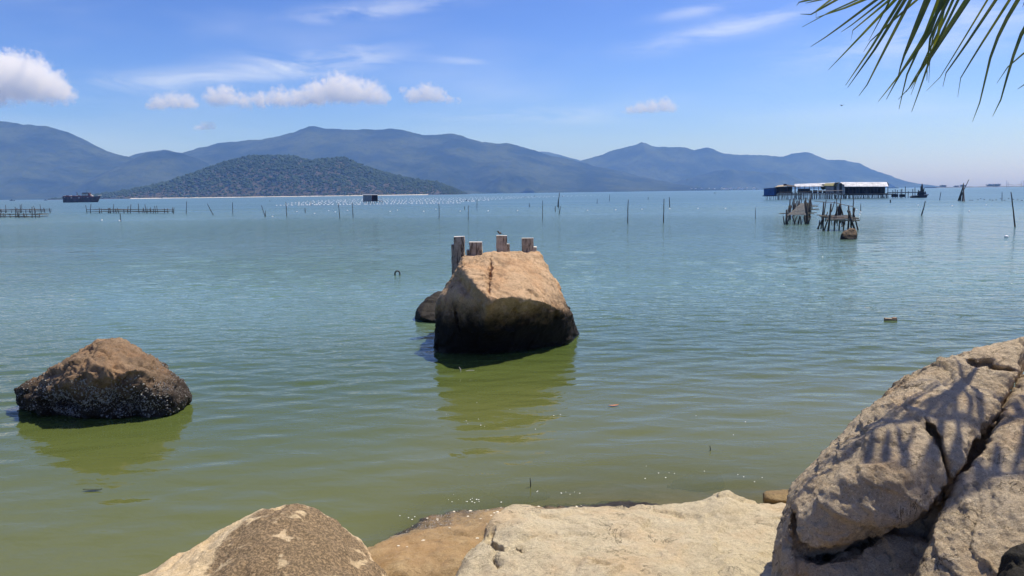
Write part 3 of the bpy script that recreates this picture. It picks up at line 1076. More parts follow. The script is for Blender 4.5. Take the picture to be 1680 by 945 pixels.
rD = pts3([(1272, 872, 4.32), (1288, 828, 4.42), (1308, 835, 4.3), (1312, 880, 4.12), (1300, 945, 4.1), (1268, 940, 4.25), (1290, 900, 4.05), (1265, 1010, 4.2), (1300, 1010, 4.0), (1310, 860, 4.8), (1290, 1010, 4.8)])
rE = pts3([(1345, 870, 4.38), (1500, 800, 4.35), (1590, 740, 4.45), (1650, 650, 4.75), (1560, 850, 4.18), (1520, 945, 4.1), (1300, 945, 4.4), (1720, 700, 4.8), (1700, 900, 4.2), (1400, 1040, 4.1), (1650, 1040, 3.9)]) \
    + pts3([(1345, 880, 5.4), (1640, 680, 5.8), (1720, 700, 5.8), (1500, 1040, 5.2)])
sd_right = hull_sdf([rA, rB, rC, rD, rE], 0.022, 0.015)


def disp_right(P):
    d = stone_disp(0.75, 0.03, 0.020, 0.014, 90.0, 0.02, 0.026, 2.2)(P)
    # slabby exfoliation steps across the top
    s = P @ np.array([0.35, -0.45, 0.83], np.float32) * 5.0 + 1.2 * fbm(P * 1.6 + 4, 3)
    d += 0.030 * (s - np.floor(s)) * np.clip(fbm(P * 1.1 + 50, 2) + 0.45, 0, 1)
    return d


make_rock('boulder', (1.30, 2.9, 0.15), (4.6, 6.3, 2.75), 0.015, sd_right, disp_right, M_RIGHT,
          'tall rough granite boulder split by a dark diagonal crack, streaked by palm shadows', 'rock',
          cracks=[([(1690, 596), (1662, 622), (1648, 655), (1628, 700), (1602, 745), (1575, 782), (1553, 800), (1525, 838), (1495, 858)], 0.022, 0.30),
                  ([(1495, 858), (1455, 872), (1420, 890), (1345, 915), (1300, 912)], 0.022, 0.25),
                  ([(1512, 684), (1530, 705), (1545, 735), (1556, 770), (1560, 796)], 0.020, 0.20),
                  ([(1585, 588), (1600, 600), (1632, 590)], 0.016, 0.08), ([(1612, 600), (1640, 606), (1668, 612)], 0.016, 0.10),
                  ([(1300, 830), (1306, 880), (1325, 930)], 0.018, 0.10)])

# black porous stone in the corner
M_PORE = rock_mat('porous_black', (0.06, 0.055, 0.04), (0.04, 0.036, 0.026), (0.015, 0.013, 0.01), 0.3, bump=1.0)
pg_ = [pts3([(1628, 925, 3.25), (1640, 895, 3.28), (1670, 885, 3.3), (1720, 885, 3.3), (1625, 990, 3.1), (1720, 990, 3.0), (1660, 940, 3.1), (1720, 900, 3.6), (1640, 930, 3.6), (1640, 1000, 3.5), (1720, 1000, 3.5)])]


def disp_pore(P):
    d = stone_disp(0.3, 0.02, 0.012, 0.004, 130.0)(P)
    return d + 0.016 * np.clip(fbm(P * 26, 2), 0, 1) * 1.6


make_rock('rock', (1.9, 2.9, 1.0), (2.5, 3.75, 1.75), 0.010, hull_sdf(pg_, 0.03), disp_pore, M_PORE, 'black pitted rock in front of the tall cracked boulder, bottom corner', 'rock')

# barnacles on the left boulder: real little cones
rb = np.random.default_rng(8)
N_B = 4200
fc = VL[QL]
cen = fc.mean(1)
nrm = np.cross(fc[:, 2] - fc[:, 0], fc[:, 3] - fc[:, 1])
nrm /= np.linalg.norm(nrm, axis=1)[:, None] + 1e-9
wgt = (cen[:, 2] > 0.03) & (cen[:, 2] < 0.62) & (nrm[:, 1] < 0.35)
dens = np.clip(fbm(cen * 3.1 + 3, 4) * 2.2 + 0.35, 0, 1) * np.clip((0.66 - cen[:, 2]) / 0.3, 0, 1)
cpk = np.array(tuple(at(150, 615, 10.0)), np.float32)
dens *= 0.22 + 2.2 * np.exp(-((cen[:, 0] - cpk[0]) / 0.6) ** 2)
pr = np.where(wgt, dens, 0)
pr /= pr.sum()
ch = rb.choice(len(cen), N_B, p=pr)
bv, bf = [], []
ang = np.arange(5) * 2 * np.pi / 5
for n_, i in enumerate(ch):
    nz = nrm[i]
    a = np.cross(nz, [0.3, 0.9, 0.2])
    a /= np.linalg.norm(a) + 1e-9
    q = np.cross(nz, a)
    r = rb.uniform(0.004, 0.012) * (1.5 if rb.random() < 0.08 else 1)
    c0 = cen[i] + rb.normal(0, 0.006, 3)
    ring0 = c0 + (np.cos(ang)[:, None] * a + np.sin(ang)[:, None] * q) * r - nz * 0.004
    ring1 = c0 + (np.cos(ang)[:, None] * a + np.sin(ang)[:, None] * q) * r * 0.5 + nz * r * 0.9
    k0 = n_ * 10
    bv += [ring0, ring1]
    bf += [[k0 + j, k0 + (j + 1) % 5, k0 + 5 + (j + 1) % 5, k0 + 5 + j] for j in range(5)]
bv = np.concatenate(bv) - np.array(oL.location)
M_BARN = plain('barnacle_shell', (0.36, 0.345, 0.31), 0.8, 0.45, 30, 0)
o = link('barnacle_crust', np_mesh('barnacle_crust', bv, np.array(bf), smooth=False), M_BARN, oL)
o['kind'] = 'stuff'

# ------------------------------------------------------------------ concrete posts on the boulder
M_CONC, t, b = new_mat('weathered_concrete')
pos = t.new('ShaderNodeNewGeometry').outputs['Position']
c = t.mix(t.ss(t.noise(pos, 5, 7, 0.7), 0.35, 0.65), (0.30, 0.26, 0.20), (0.50, 0.45, 0.37))
streak = t.noise(t.vmath('MULTIPLY', pos, (22.0, 22.0, 3.0)), 1.0, 6, 0.7, 0.6)
c = t.mix(t.ss(streak, 0.50, 0.60, 0.0, 0.85), c, (0.05, 0.04, 0.032))
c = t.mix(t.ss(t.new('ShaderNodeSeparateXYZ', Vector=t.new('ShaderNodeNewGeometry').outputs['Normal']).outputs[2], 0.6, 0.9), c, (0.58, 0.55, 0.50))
t.set(b.inputs['Base Color'], c)
b.inputs['Roughness'].default_value = 0.95
t.set(b.inputs['Normal'], t.bump(t.noise(pos, 30, 8, 0.75), 0.8, 0.02))
POSTS = [  # high part x0,x1,top y ; step x0,x1,top y ; foot y, depth, label
    (745, 762, 388, 740.5, 745, 401, 446, 16.4, 'tall concrete post at the shaded edge, reaching lowest of the four on the boulder'),
    (770, 791, 397, 765.5, 770, 410, 424, 16.0, 'shortest and widest concrete post of the four on the boulder, second in the row'),
    (814, 831.5, 386.5, 831.5, 836, 400, 424, 16.3, 'concrete post on the boulder with a small bird perched on top'),
    (856, 875, 390.5, 875, 880, 405, 420, 16.9, 'concrete post at the seaward corner of the boulder, last in the row')]
for (x0, x1, yt, s0, s1, ys_, yb, Y, lab) in POSTS:
    pl, prr = at(x0, yt, Y), at(x1, yt, Y)
    sl_, sr_ = at(s0, ys_, Y), at(s1, ys_, Y)
    zb_ = at(x0, yb, Y).z - 0.25
    wd = prr.x - pl.x
    cx_ = 0.5 * (pl.x + prr.x)
    root = empty('concrete_post', (cx_, Y, zb_), lab, 'post', 'concrete posts on the boulder')
    bm = bmesh.new()

    def blk(xa, xb, ya, yb2, z1):
        nz_ = 12
        vs = [[bm.verts.new((x - cx_, y - Y, zb_ + (z1 - zb_) * k / nz_ - zb_)) for (x, y) in ((xa, ya), (xb, ya), (xb, yb2), (xa, yb2))] for k in range(nz_ + 1)]
        for k in range(nz_):
            for j in range(4):
                bm.faces.new((vs[k][j], vs[k][(j + 1) % 4], vs[k + 1][(j + 1) % 4], vs[k + 1][j]))
        bm.faces.new(vs[0][::-1])
        bm.faces.new(vs[-1])
    blk(pl.x, prr.x, Y - 0.11, Y + 0.11, pl.z)
    bmesh.ops.bevel(bm, geom=[e for e in bm.edges if e.calc_face_angle(0) > 1.0], offset=0.012, segments=2, affect='EDGES')
    for v in bm.verts:
        p = np.array([[v.co.x + cx_, v.co.y + Y, v.co.z + zb_]], np.float32)
        v.co += Vector((float(vnoise(p * 9)[0]), float(vnoise(p * 9 + 20)[0]), 0.6 * float(vnoise(p * 9 + 40)[0]))) * 0.008
    me = bpy.data.meshes.new('shaft')
    bm.to_mesh(me)
    bm.free()
    link('shaft', me, M_CONC, root)
    bm = bmesh.new()
    left = s0 < x0
    xa, xb = (sl_.x, pl.x + 0.02) if left else (prr.x - 0.02, sr_.x)
    blk(xa, xb, Y - 0.085, Y + 0.09, sl_.z)
    for v in bm.verts:
        p = np.array([[v.co.x + cx_, v.co.y + Y, v.co.z + zb_]], np.float32)
        v.co += Vector((float(vnoise(p * 11)[0]), float(vnoise(p * 11 + 20)[0]), float(vnoise(p * 11 + 40)[0]))) * 0.010
    me = bpy.data.meshes.new('side_rib')
    bm.to_mesh(me)
    bm.free()
    link('side_rib', me, M_CONC, root)
#@@PART3


# ------------------------------------------------------------------ small life and litter near the shore
rnd = random.Random(4)
M_WOODD = plain('weathered_timber', (0.060, 0.050, 0.042), 0.9, 0.45, 9.0, 0.5)
M_BAMBOO = plain('grey_bamboo', (0.17, 0.145, 0.115), 0.85, 0.45, 5.0, 0.4)
M_PLANK = plain('bleached_plank', (0.36, 0.31, 0.25), 0.9, 0.35, 8.0, 0.4)
M_POLE = plain('dark_pole', (0.045, 0.040, 0.036), 0.85, 0.5, 7.0, 0.4)
M_FLOAT = plain('white_float', (0.86, 0.86, 0.84), 0.5, 0.06, 3.0, 0)
M_BLACK = plain('black_rubber', (0.012, 0.012, 0.012), 0.6, 0.3, 10.0, 0)
M_ROOF = plain('white_metal_roof', (0.52, 0.53, 0.53), 0.5, 0.35, 0.5, 0)
M_GREYW = plain('grey_metal_wall', (0.20, 0.22, 0.25), 0.7, 0.25, 1.2, 0)
M_BLUEW = plain('blue_metal_wall', (0.018, 0.085, 0.26), 0.6, 0.3, 1.0, 0)
M_DARKW = plain('dark_boards', (0.030, 0.034, 0.040), 0.95, 0.4, 2.0, 0.3)
M_THATCH = plain('tan_roof', (0.40, 0.33, 0.22), 0.9, 0.3, 2.0, 0.4)
M_OLIVE = plain('olive_roof', (0.18, 0.17, 0.07), 0.9, 0.3, 2.0, 0.3)
M_RUST = plain('rusty_hull', (0.060, 0.036, 0.030), 0.85, 0.5, 0.6, 0.3)
M_RUSTR = plain('rusty_red', (0.16, 0.055, 0.040), 0.85, 0.5, 0.8, 0.3)
M_PALE = plain('pale_paint', (0.55, 0.52, 0.48), 0.7, 0.2, 1.0, 0)

# little bird on the third post
P3 = at(820, 386, 16.3)
bird = empty('bird', tuple(P3), 'tiny bird perched on top of a concrete post', 'bird')
M_BIRD = plain('brown_feathers', (0.10, 0.085, 0.07), 0.9, 0.3, 60, 0)
iv2, if2 = ico(2)
body = iv2 * np.array([0.040, 0.024, 0.024], np.float32)
body[:, 2] += 0.35 * np.abs(body[:, 0]) * (body[:, 0] < 0)
body[:, 1] *= 1 - 0.35 * (body[:, 0] > 0.02)
head = iv2 * np.array([0.019, 0.017, 0.018], np.float32) + np.array([-0.032, 0, 0.034], np.float32)
tail = np.array([[0.028, -0.008, -0.002], [0.028, 0.008, -0.002], [0.085, 0.010, -0.028], [0.085, -0.010, -0.028], [0.028, -0.008, -0.010], [0.028, 0.008, -0.010], [0.085, 0.010, -0.033], [0.085, -0.010, -0.033]], np.float32)
mb = MB()
mb.poly(body + np.array([0, 0, 0.045]) + np.array(tuple(P3)), [tuple(f) for f in if2])
mb.poly(head + np.array([0, 0, 0.045]) + np.array(tuple(P3)), [tuple(f) for f in if2])
mb.poly(tail + np.array([0, 0, 0.045]) + np.array(tuple(P3)), [(0, 1, 2, 3), (7, 6, 5, 4), (0, 4, 5, 1), (3, 2, 6, 7), (0, 3, 7, 4), (1, 5, 6, 2)])
mb.build('body', M_BIRD, bird, smooth=True)
mb = MB()
mb.tube([P3 + Vector((-0.050, 0, 0.079)), P3 + Vector((-0.066, 0, 0.076))], [0.005, 0.001], 5)
mb.build('beak', M_POLE, bird)
for sgn in (-1, 1):
    mb = MB()
    mb.tube([P3 + Vector((0.0, sgn * 0.010, 0.026)), P3 + Vector((0.004, sgn * 0.010, -0.01))], 0.003, 5)
    mb.build('leg', M_POLE, bird)

# speck of a flying bird far out
fp = at(1381, 173, 60)
mb = MB()
for sgn in (-1, 1):
    mb.poly([fp + Vector((0, -0.05, 0)), fp + Vector((0, 0.08, 0)), fp + Vector((sgn * 0.14, 0.05, 0.05)), fp + Vector((sgn * 0.14, -0.03, 0.05)), fp + Vector((sgn * 0.24, 0.06, 0.0))], [(0, 1, 2, 3), (3, 2, 4)])
mb.tube([fp + Vector((0, -0.12, 0)), fp + Vector((0, -0.05, 0.0)), fp + Vector((0, 0.06, 0)), fp + Vector((0, 0.14, 0))], [0.01, 0.045, 0.04, 0.012], 6)
o = mb.build('flying_bird', M_POLE, loc=fp)
tag(o, 'tiny dark bird flying in the sky below the palm leaves', 'bird')

# loop of an old tyre standing out of the water
c0 = wat(652, 451.5)
mb = MB()
mb.tube([c0 + Vector((math.cos(a) * 0.09, 0.04 * math.sin(a * 2), 0.03 + math.sin(a) * 0.13)) for a in np.linspace(-0.45, math.pi + 0.35, 14)], 0.028, 7)
o = mb.build('rubber_loop', M_BLACK, loc=c0, smooth=True)
tag(o, 'black rubber loop poking out of the water beyond the dark rock', 'debris')

# floating plank, leaf, twigs
c0 = wat(1461, 525.5)
o = MB().box(c0 + Vector((0, 0, 0.015)), (0.26, 0.10, 0.055), rz=-0.12, ry=0.05).box(c0 + Vector((0.09, 0.01, 0.05)), (0.09, 0.09, 0.03), rz=-0.2).build('driftwood', plain('wet_plank', (0.34, 0.24, 0.15), 0.8, 0.3, 9, 0.3), loc=c0)
tag(o, 'short brown piece of driftwood floating above the tall cracked boulder', 'driftwood')


def leaf(c, ln, wd, rz, col, label, name='fallen_leaf'):
    mb = MB()
    n = 8
    vs, fs = [], []
    for i in range(n + 1):
        u = i / n
        ww = wd * math.sin(math.pi * min(1, u * 0.96 + 0.02)) ** 0.8
        x = (u - 0.5) * ln
        z = 0.004 + 0.010 * (2 * u - 1) ** 2
        for s_, dz in ((-1, 0.006), (0, 0.0), (1, 0.006)):
            p = Vector((x, s_ * ww, z + dz))
            vs.append(Vector(c) + Matrix.Rotation(rz, 3, 'Z') @ p)
    for i in range(n):
        for j in (0, 1):
            a = i * 3 + j
            fs.append((a, a + 1, a + 4, a + 3))
    mb.poly(vs, fs)
    o = mb.build(name, plain(name + '_skin', col, 0.7, 0.25, 20, 0), loc=c, fix=False)
    return tag(o, label, 'leaf')


leaf(wat(1007, 666), 0.16, 0.028, 0.25, (0.42, 0.17, 0.06), 'orange brown leaf floating on the open water to the side of the big boulder reflection')
leaf(wat(152, 805), 0.20, 0.02, 0.0, (0.04, 0.05, 0.02), 'dark narrow leaf floating in front of the barnacled boulder')
for (bx_, by_, tx_, ty_, r, lab) in [(1165, 740, 1164.5, 731, 0.006, 'short thin stick standing in the shallows off the pale slab'), (870, 800, 869.5, 784, 0.006, 'thin upright stick in the shallow water off the ochre ledge'),
                                     (757, 610, 753, 602, 0.008, 'pale forked twig floating in the reflection of the big boulder')]:
    p0 = wat(bx_, by_)
    p1 = at(tx_, ty_, p0.y)
    mb = MB().tube([p0 - Vector((0, 0, 0.15)), p0.lerp(p1, 0.5) + Vector((0.005, 0, 0)), p1], [r, r * 0.9, r * 0.5], 5)
    if 'forked' in lab:
        mb.tube([p0, p0 + Vector((0.13, 0.02, 0.02)), p0 + Vector((0.22, 0.04, 0.015))], [r * 0.8, r * 0.7, r * 0.4], 5)
    o = mb.build('stick', M_PALE if 'forked' in lab else M_POLE, loc=p0)
    tag(o, lab, 'stick')

# flecks of foam and bits of shell drifting near the ledge
fb = np.random.default_rng(21)
fv, ff = [], []
for (px, py, sx, sy, n_) in [(770, 822, 40, 5, 14), (930, 811, 40, 4, 8), (1100, 800, 120, 25, 7), (1260, 790, 60, 12, 6), (790, 690, 90, 25, 10), (1050, 700, 200, 70, 6), (700, 852, 40, 4, 10)]:
    for _ in range(n_):
        p = wat(px + fb.normal(0, sx * 0.6), py + fb.normal(0, sy * 0.6))
        if p.y > 14 or abs(p.x) > 9:
            continue
        r = fb.uniform(0.0015, 0.0055)
        k0 = len(fv)
        for j in range(5):
            a = j * 1.2566 + fb.uniform(-0.3, 0.3)
            fv.append((p.x + r * 1.5 * math.cos(a), p.y + r * math.sin(a), 0.012 + 0.002 * math.sin(a)))
        fv.append((p.x, p.y, 0.012 + r * 0.7))
        ff += [(k0 + j, k0 + (j + 1) % 5, k0 + 5) for j in range(5)]
o = link('foam_flecks', np_mesh('foam_flecks', np.array(fv), np.array(ff)), M_FLOAT)
tag(o, 'white flecks of foam drifting near the shore', 'foam', kind='stuff')
# shells strewn on the ledge
sh_v, sh_f = [], []
dgs = bpy.context.evaluated_depsgraph_get()
led = bpy.data.objects['rock_ledge']
n_s = 0
from mathutils.bvhtree import BVHTree
bvh = BVHTree.FromPolygons([led.matrix_world @ Vector(v.co) + Vector(led.location) if False else Vector(v.co) + Vector(led.location) for v in led.data.vertices], [tuple(p.vertices) for p in led.data.polygons])
while n_s < 420:
    px, py = fb.uniform(610, 1000), fb.uniform(812, 905)
    d = ray(px, py).normalized()
    hit = bvh.ray_cast(CAM, d)
    n_s += 1
    if hit[0] is None or hit[0].z < -0.02:
        continue
    keep = math.exp(-((py - 826) / 20) ** 2) + 0.12
    if fb.random() > keep:
        continue
    p = hit[0]
    r = fb.uniform(0.005, 0.015)
    k0 = len(sh_v)
    for j in range(6):
        a = j * 1.047 + fb.uniform(-0.2, 0.2)
        sh_v.append((p.x + r * 1.3 * math.cos(a), p.y + r * math.sin(a), p.z + 0.001))
    sh_v.append((p.x, p.y, p.z + r * 0.6))
    sh_f += [(k0 + j, k0 + (j + 1) % 6, k0 + 6) for j in range(6)]
lv = np.array(sh_v) - np.array(led.location)
o = link('shells', np_mesh('shells', lv, np.array(sh_f)), plain('shell_white', (0.70, 0.63, 0.48), 0.6, 0.3, 40, 0), led)
o['kind'] = 'stuff'

# ------------------------------------------------------------------ poles standing in the bay
POLES = [  # bottom x,y  top x,y  radius factor  label
    (198.5, 362.8, 197, 349, 1.2, 'short pole with a white float at its foot in front of the long stake rack'),
    (284.8, 350.6, 285.7, 340.5, 1.0, 'short thin pole just past the end of the long stake rack'),
    (305.4, 351, 306.3, 330.4, 1.0, 'straight upright pole beyond the end of the long stake rack'),
    (350, 353, 340, 334, 1.1, 'pole leaning strongly, nearest the long stake rack'),
    (382, 352, 381.6, 332, 1.0, 'upright pole between the two leaning poles below the wooded islet'),
    (435, 355, 429, 337, 1.1, 'leaning pole with a short stub beside its foot'),
    (435.6, 355, 435.4, 345, 1.0, 'short stub at the foot of a leaning pole'),
    (470.4, 354.7, 469, 331.4, 1.2, 'tall straight pole below the middle of the wooded islet'),
    (500.8, 348.7, 500.3, 341.4, 1.3, 'short stub pole standing between floats below the islet'),
    (510, 337, 509.8, 329.3, 0.7, 'tiny far pole in the field of white floats'),
    (557.6, 358.6, 555, 333.5, 1.1, 'slightly leaning pole before the little stilt hut'),
    (579.4, 357.6, 578, 332.4, 1.1, 'straight pole closest to the little stilt hut'),
    (720.3, 359, 719.8, 332.7, 1.0, 'upright pole in front of the field of white floats, above the dark rock'),
    (768, 360.8, 768.3, 337, 1.0, 'upright pole directly behind the concrete posts'),
    (782.3, 343.6, 782.9, 326.9, 0.8, 'thin far pole behind the concrete posts'),
    (762.3, 343.6, 762.3, 338.5, 1.0, 'shortest stub pole behind the tallest concrete post'),
    (868.6, 339.4, 868.6, 333.5, 1.0, 'small stub pole beyond the last concrete post'),
    (890, 360.8, 890, 328.7, 0.9, 'tall thin pole just beyond the boulder top, clear of the posts'),
    (915, 339.4, 918, 316.2, 1.4, 'far tall leaning pole reaching up to the far shore line'),
    (916.5, 341, 917, 322, 1.0, 'thin pole crossing the foot of a far tall leaning pole'),
    (911, 347, 911, 338, 1.2, 'short upright stub, one of two under the far tall leaning pole'),
    (917.7, 350.7, 919.5, 338.5, 1.2, 'short leaning stub, one of two under the far tall leaning pole'),
    (979.6, 334, 979.9, 326.3, 0.8, 'tiny pole at the far end of the white floats'),
    (999.8, 330, 1000.4, 319.2, 0.7, 'thin far pole past the end of the white floats'),
    (1030, 366, 1031, 327.5, 1.5, 'stout tall pole, first of the two in open water past the boulder'),
    (1063.2, 328, 1063.5, 323, 0.7, 'tiny far pole between the two stout tall poles'),
    (1088.8, 365.6, 1089.4, 326.3, 1.5, 'stout tall pole, second of the two in open water past the boulder'),
    (1098.6, 339.4, 1098, 323.3, 1.3, 'farther thick pole just behind the second stout tall pole'),
    (1239.4, 358.5, 1239.4, 340.6, 0.9, 'single thin pole this side of the blue shed'),
    (1412, 346.7, 1412.3, 333.7, 1.1, 'short pole behind the stake platform with white floats at its foot'),
    (1461, 332.5, 1460.5, 327.5, 2.0, 'dark stub post before the plank jetty'),
    (1512, 353, 1518, 329.7, 1.8, 'thick bent barky pole below the end of the plank jetty'),
    (1541.7, 328.7, 1543.7, 315, 1.0, 'slightly leaning pole between the jetty and the bundle of poles'),
    (1643.8, 329.3, 1644.2, 315, 1.0, 'upright pole behind the long bent pole at the picture edge'),
    (1665.3, 372.3, 1658.8, 315, 1.6, 'long bent pole standing nearest, at the picture edge'),
]
pole_n = 0
for (bx_, by_, tx_, ty_, rf, lab) in POLES:
    p0 = wat(bx_, by_)
    p1 = at(tx_, ty_, p0.y + rnd.uniform(-0.3, 0.3))
    ln = (p1 - p0).length
    r = rf * max(0.030, 0.00042 * p0.y)
    side = Vector((rnd.uniform(-1, 1), rnd.uniform(-1, 1), 0)) * ln * 0.018
    pts = [p0 - (p1 - p0) * 0.25]
    rad = [r]
    for k in range(7):
        u = k / 6
        pts.append(p0.lerp(p1, u) + side * math.sin(u * 3.1) + Vector((rnd.uniform(-1, 1), rnd.uniform(-1, 1), 0)) * ln * 0.006)
        rad.append(r * (1.05 - 0.35 * u) * rnd.uniform(0.9, 1.12))
    o = MB().tube(pts, rad, 7).build('mooring_pole', M_POLE, loc=p0, smooth=True)
    tag(o, lab, 'pole', 'poles standing in the bay')

# bundle of poles tied like a tripod
c0 = wat(1578, 330)
root = empty('pole_bundle', tuple(c0), 'bundle of crossed poles tied together with one long pole sticking out', 'poles')
for (bx_, by_, tx_, ty_) in [(1571.7, 329, 1580, 305), (1573.5, 329.5, 1580.5, 304), (1576, 330, 1580.5, 303), (1578.5, 330, 1580, 302), (1580, 330.5, 1581, 301), (1582.3, 330.5, 1580.8, 300.3), (1574, 329, 1589.5, 295)]:
    p0 = wat(bx_, by_)
    p1 = at(tx_, ty_, c0.y)
    MB().tube([p0 - (p1 - p0) * 0.1, p0.lerp(p1, 0.5) + Vector((rnd.uniform(-.1, .1), 0, 0)), p1], [0.10, 0.085, 0.06], 6).build('pole', M_POLE, root)

# ------------------------------------------------------------------ floats
float_me = np_mesh('float', *ico(2))
float_me.materials.append(M_FLOAT)


dark_me = float_me.copy()
dark_me.materials.clear()
dark_me.materials.append(M_BLACK)
ORD = 'first second third fourth fifth sixth seventh eighth ninth tenth eleventh twelfth thirteenth fourteenth fifteenth sixteenth seventeenth eighteenth nineteenth twentieth'.split()
ORD += ['twenty-' + x for x in ORD[:9]]


def put_float(px, py, r, label, group, me=float_me):
    p = wat(px, py)
    o = bpy.data.objects.new('float', me)
    COL.objects.link(o)
    o.location = (p.x, p.y, r * 0.25)
    o.scale = (r * 1.25, r, r * 0.85)
    return tag(o, label, 'float', group)


FL = [(196, 362.3), (167, 361.5), (447, 355.5), (487, 347.5), (539, 346), (550, 348), (516, 350.5), (570, 345.6), (640, 347.2), (652, 345), (695, 347), (715, 343.5), (755, 346.8), (801, 346.3), (849, 345.8), (963.8, 345.3), (1010, 344.7), (1053, 343.7), (1098.6, 342.8),
      (1145, 342.4), (1190, 342.4), (1411.5, 348.5), (1410, 352.5), (1405, 344.5), (1506, 337), (1562, 338), (1618, 337), (1590, 347), (1651, 389)]
for k, (px, py) in enumerate(sorted(FL)):
    put_float(px, py, max(0.10, 0.00048 * wat(px, py).y), ORD[k] + ' from the left of the scattered single white floats on the open bay', 'scattered small floats')
for k in range(14):
    px, py = 1590 + k * 6.6 + rnd.uniform(-2, 2), 327.5 + rnd.uniform(-1.3, 2.2)
    put_float(px, py, 0.13, ORD[k] + ' dark float along the line that starts beyond the bundle of poles', 'floats beyond the pole bundle', dark_me)
rf_ = random.Random(9)
cand = []
for row in range(11):
    D_ = 235 + row * 36
    x_l, x_r = 455 + row * 12, 760 + row * 24
    n_ = 56
    for i in range(n_):
        px = x_l + (x_r - x_l) * i / n_ + rf_.uniform(-1.2, 1.2)
        d0 = ray(px, 330)
        X = d0.x / d0.y * D_
        cand.append((X + rf_.uniform(-0.3, 0.3), D_ + rf_.uniform(-1, 1)))
cand.sort(key=lambda q: q[1])
fv, ff_ = [], []
iv1, if1 = ico(1)
for k, (X, Y) in enumerate(cand):
    r = rf_.uniform(0.16, 0.26)
    if k < 300:
        o = bpy.data.objects.new('float', float_me)
        COL.objects.link(o)
        o.location = (X, Y, r * 0.25)
        o.scale = (r * 1.3, r, r * 0.85)
        tag(o, 'white float in the dense rows of the float farm below the islet', 'float', 'rows of white floats')
    else:
        ff_.append(if1 + len(fv) * len(iv1))
        fv.append(iv1 * np.array([r * 1.3, r, r * 0.85]) + np.array([X, Y, r * 0.25]))
o = link('far_floats', np_mesh('far_floats', np.concatenate(fv), np.concatenate(ff_)), M_FLOAT)
tag(o, 'far rows of white floats running towards the far shore', 'floats', kind='stuff')


# ------------------------------------------------------------------ stake racks and platforms
def stake(parent, p0, p1, r, mat=None, name='stake'):
    mid = p0.lerp(p1, 0.5) + Vector((rnd.uniform(-1, 1), rnd.uniform(-1, 1), 0)) * (p1 - p0).length * 0.03
    return MB().tube([p0, mid, p1], [r, r * 0.92, r * 0.75], 6).build(name, mat or M_POLE, parent, smooth=True)


def rack(px0, px1, py_b, py_rail, label, n, seed, depth=2.5, tops=None):
    rr = random.Random(seed)
    a, b_ = wat(px0, py_b), wat(px1, py_b)
    root = empty('stake_rack', tuple((a + b_) / 2), label, 'stake rack', 'stake racks in the bay')
    zr = at((px0 + px1) / 2, py_rail, a.y).z
    for dy in (0.0, depth):
        for dz in (0.0, -0.35):
            pts = [a.lerp(b_, u) + Vector((0, dy, zr + dz + rr.uniform(-0.06, 0.06))) for u in np.linspace(-0.01, 1.01, 7)]
            MB().tube(pts, 0.055, 5).build('rail', M_BAMBOO, root)
    for i in range(n):
        u = (i + rr.uniform(-0.25, 0.25)) / (n - 1)
        dy = rr.choice((0.0, depth, 0.0))
        p0 = a.lerp(b_, u) + Vector((0, dy, -0.6))
        tall = rr.random() < 0.35
        p1 = a.lerp(b_, u) + Vector((rr.uniform(-0.35, 0.35), dy, zr + (rr.uniform(0.6, 1.3) if tall else rr.uniform(0.08, 0.4))))
        stake(root, p0, p1, rr.uniform(0.05, 0.085))
    for i in range(n // 3):
        u = rr.random()
        p = a.lerp(b_, u) + Vector((0, 0, zr))
        MB().tube([p + Vector((0, -0.2, 0)), p + Vector((rr.uniform(-0.2, 0.2), depth + 0.2, 0))], 0.045, 5).build('crossbar', M_BAMBOO, root)
    return root


rack(144, 275, 350, 343.5, 'long stake rack in the bay in front of the old ship', 30, 2)
rack(-30, 73, 349.5, 343.5, 'far stake rack of the pair at the picture edge', 22, 3)
rack(-30, 64, 357, 351.5, 'near, lower stake rack of the pair at the picture edge', 18, 5)

# platform of stakes with a small rock
pw = wat(1375, 378)
root = empty('stake_platform', tuple(pw), 'stake platform with a plank deck behind a small brown rock', 'platform')
Yp = pw.y


def UV(u, v, Y=Yp):          # crop coordinates of the close-up
    return at(1240 + u * 0.131, 290 + v * 0.131, Y)


for (u0, v0, u1, v1, dy, r) in [(790, 615, 856, 480, 0, .05), (845, 625, 853, 312, .4, .06), (820, 615, 835, 470, .8, .045), (868, 640, 908, 520, 0, .05), (905, 692, 943, 335, -.7, .075), (985, 668, 996, 500, -.3, .055),
                                (1000, 500, 1018, 370, .6, .06), (960, 400, 988, 308, .6, .035), (985, 505, 1052, 340, .9, .05), (1090, 490, 1050, 345, .9, .05), (1155, 640, 1163, 360, -.3, .065), (1235, 655, 1150, 420, -.6, .075), (1190, 640, 1178, 425, -.4, .06),
                                (1280, 668, 1218, 430, .2, .055), (1225, 520, 1238, 385, .5, .07), (1222, 520, 1226, 260, .8, .04), (1060, 540, 1057, 270, 1.2, .04), (1045, 620, 1050, 520, .8, .05), (1100, 620, 1105, 530, 1.0, .05), (880, 520, 900, 440, .3, .04),
                                (852, 520, 882, 290, 1.0, .04), (1012, 540, 1010, 270, 1.3, .035), (790, 615, 800, 545, .3, .045)]:
    p0, p1 = UV(u0, v0, Yp + dy), UV(u1, v1, Yp + dy)
    stake(root, p0 - (p1 - p0).normalized() * 0.25, p1, r)
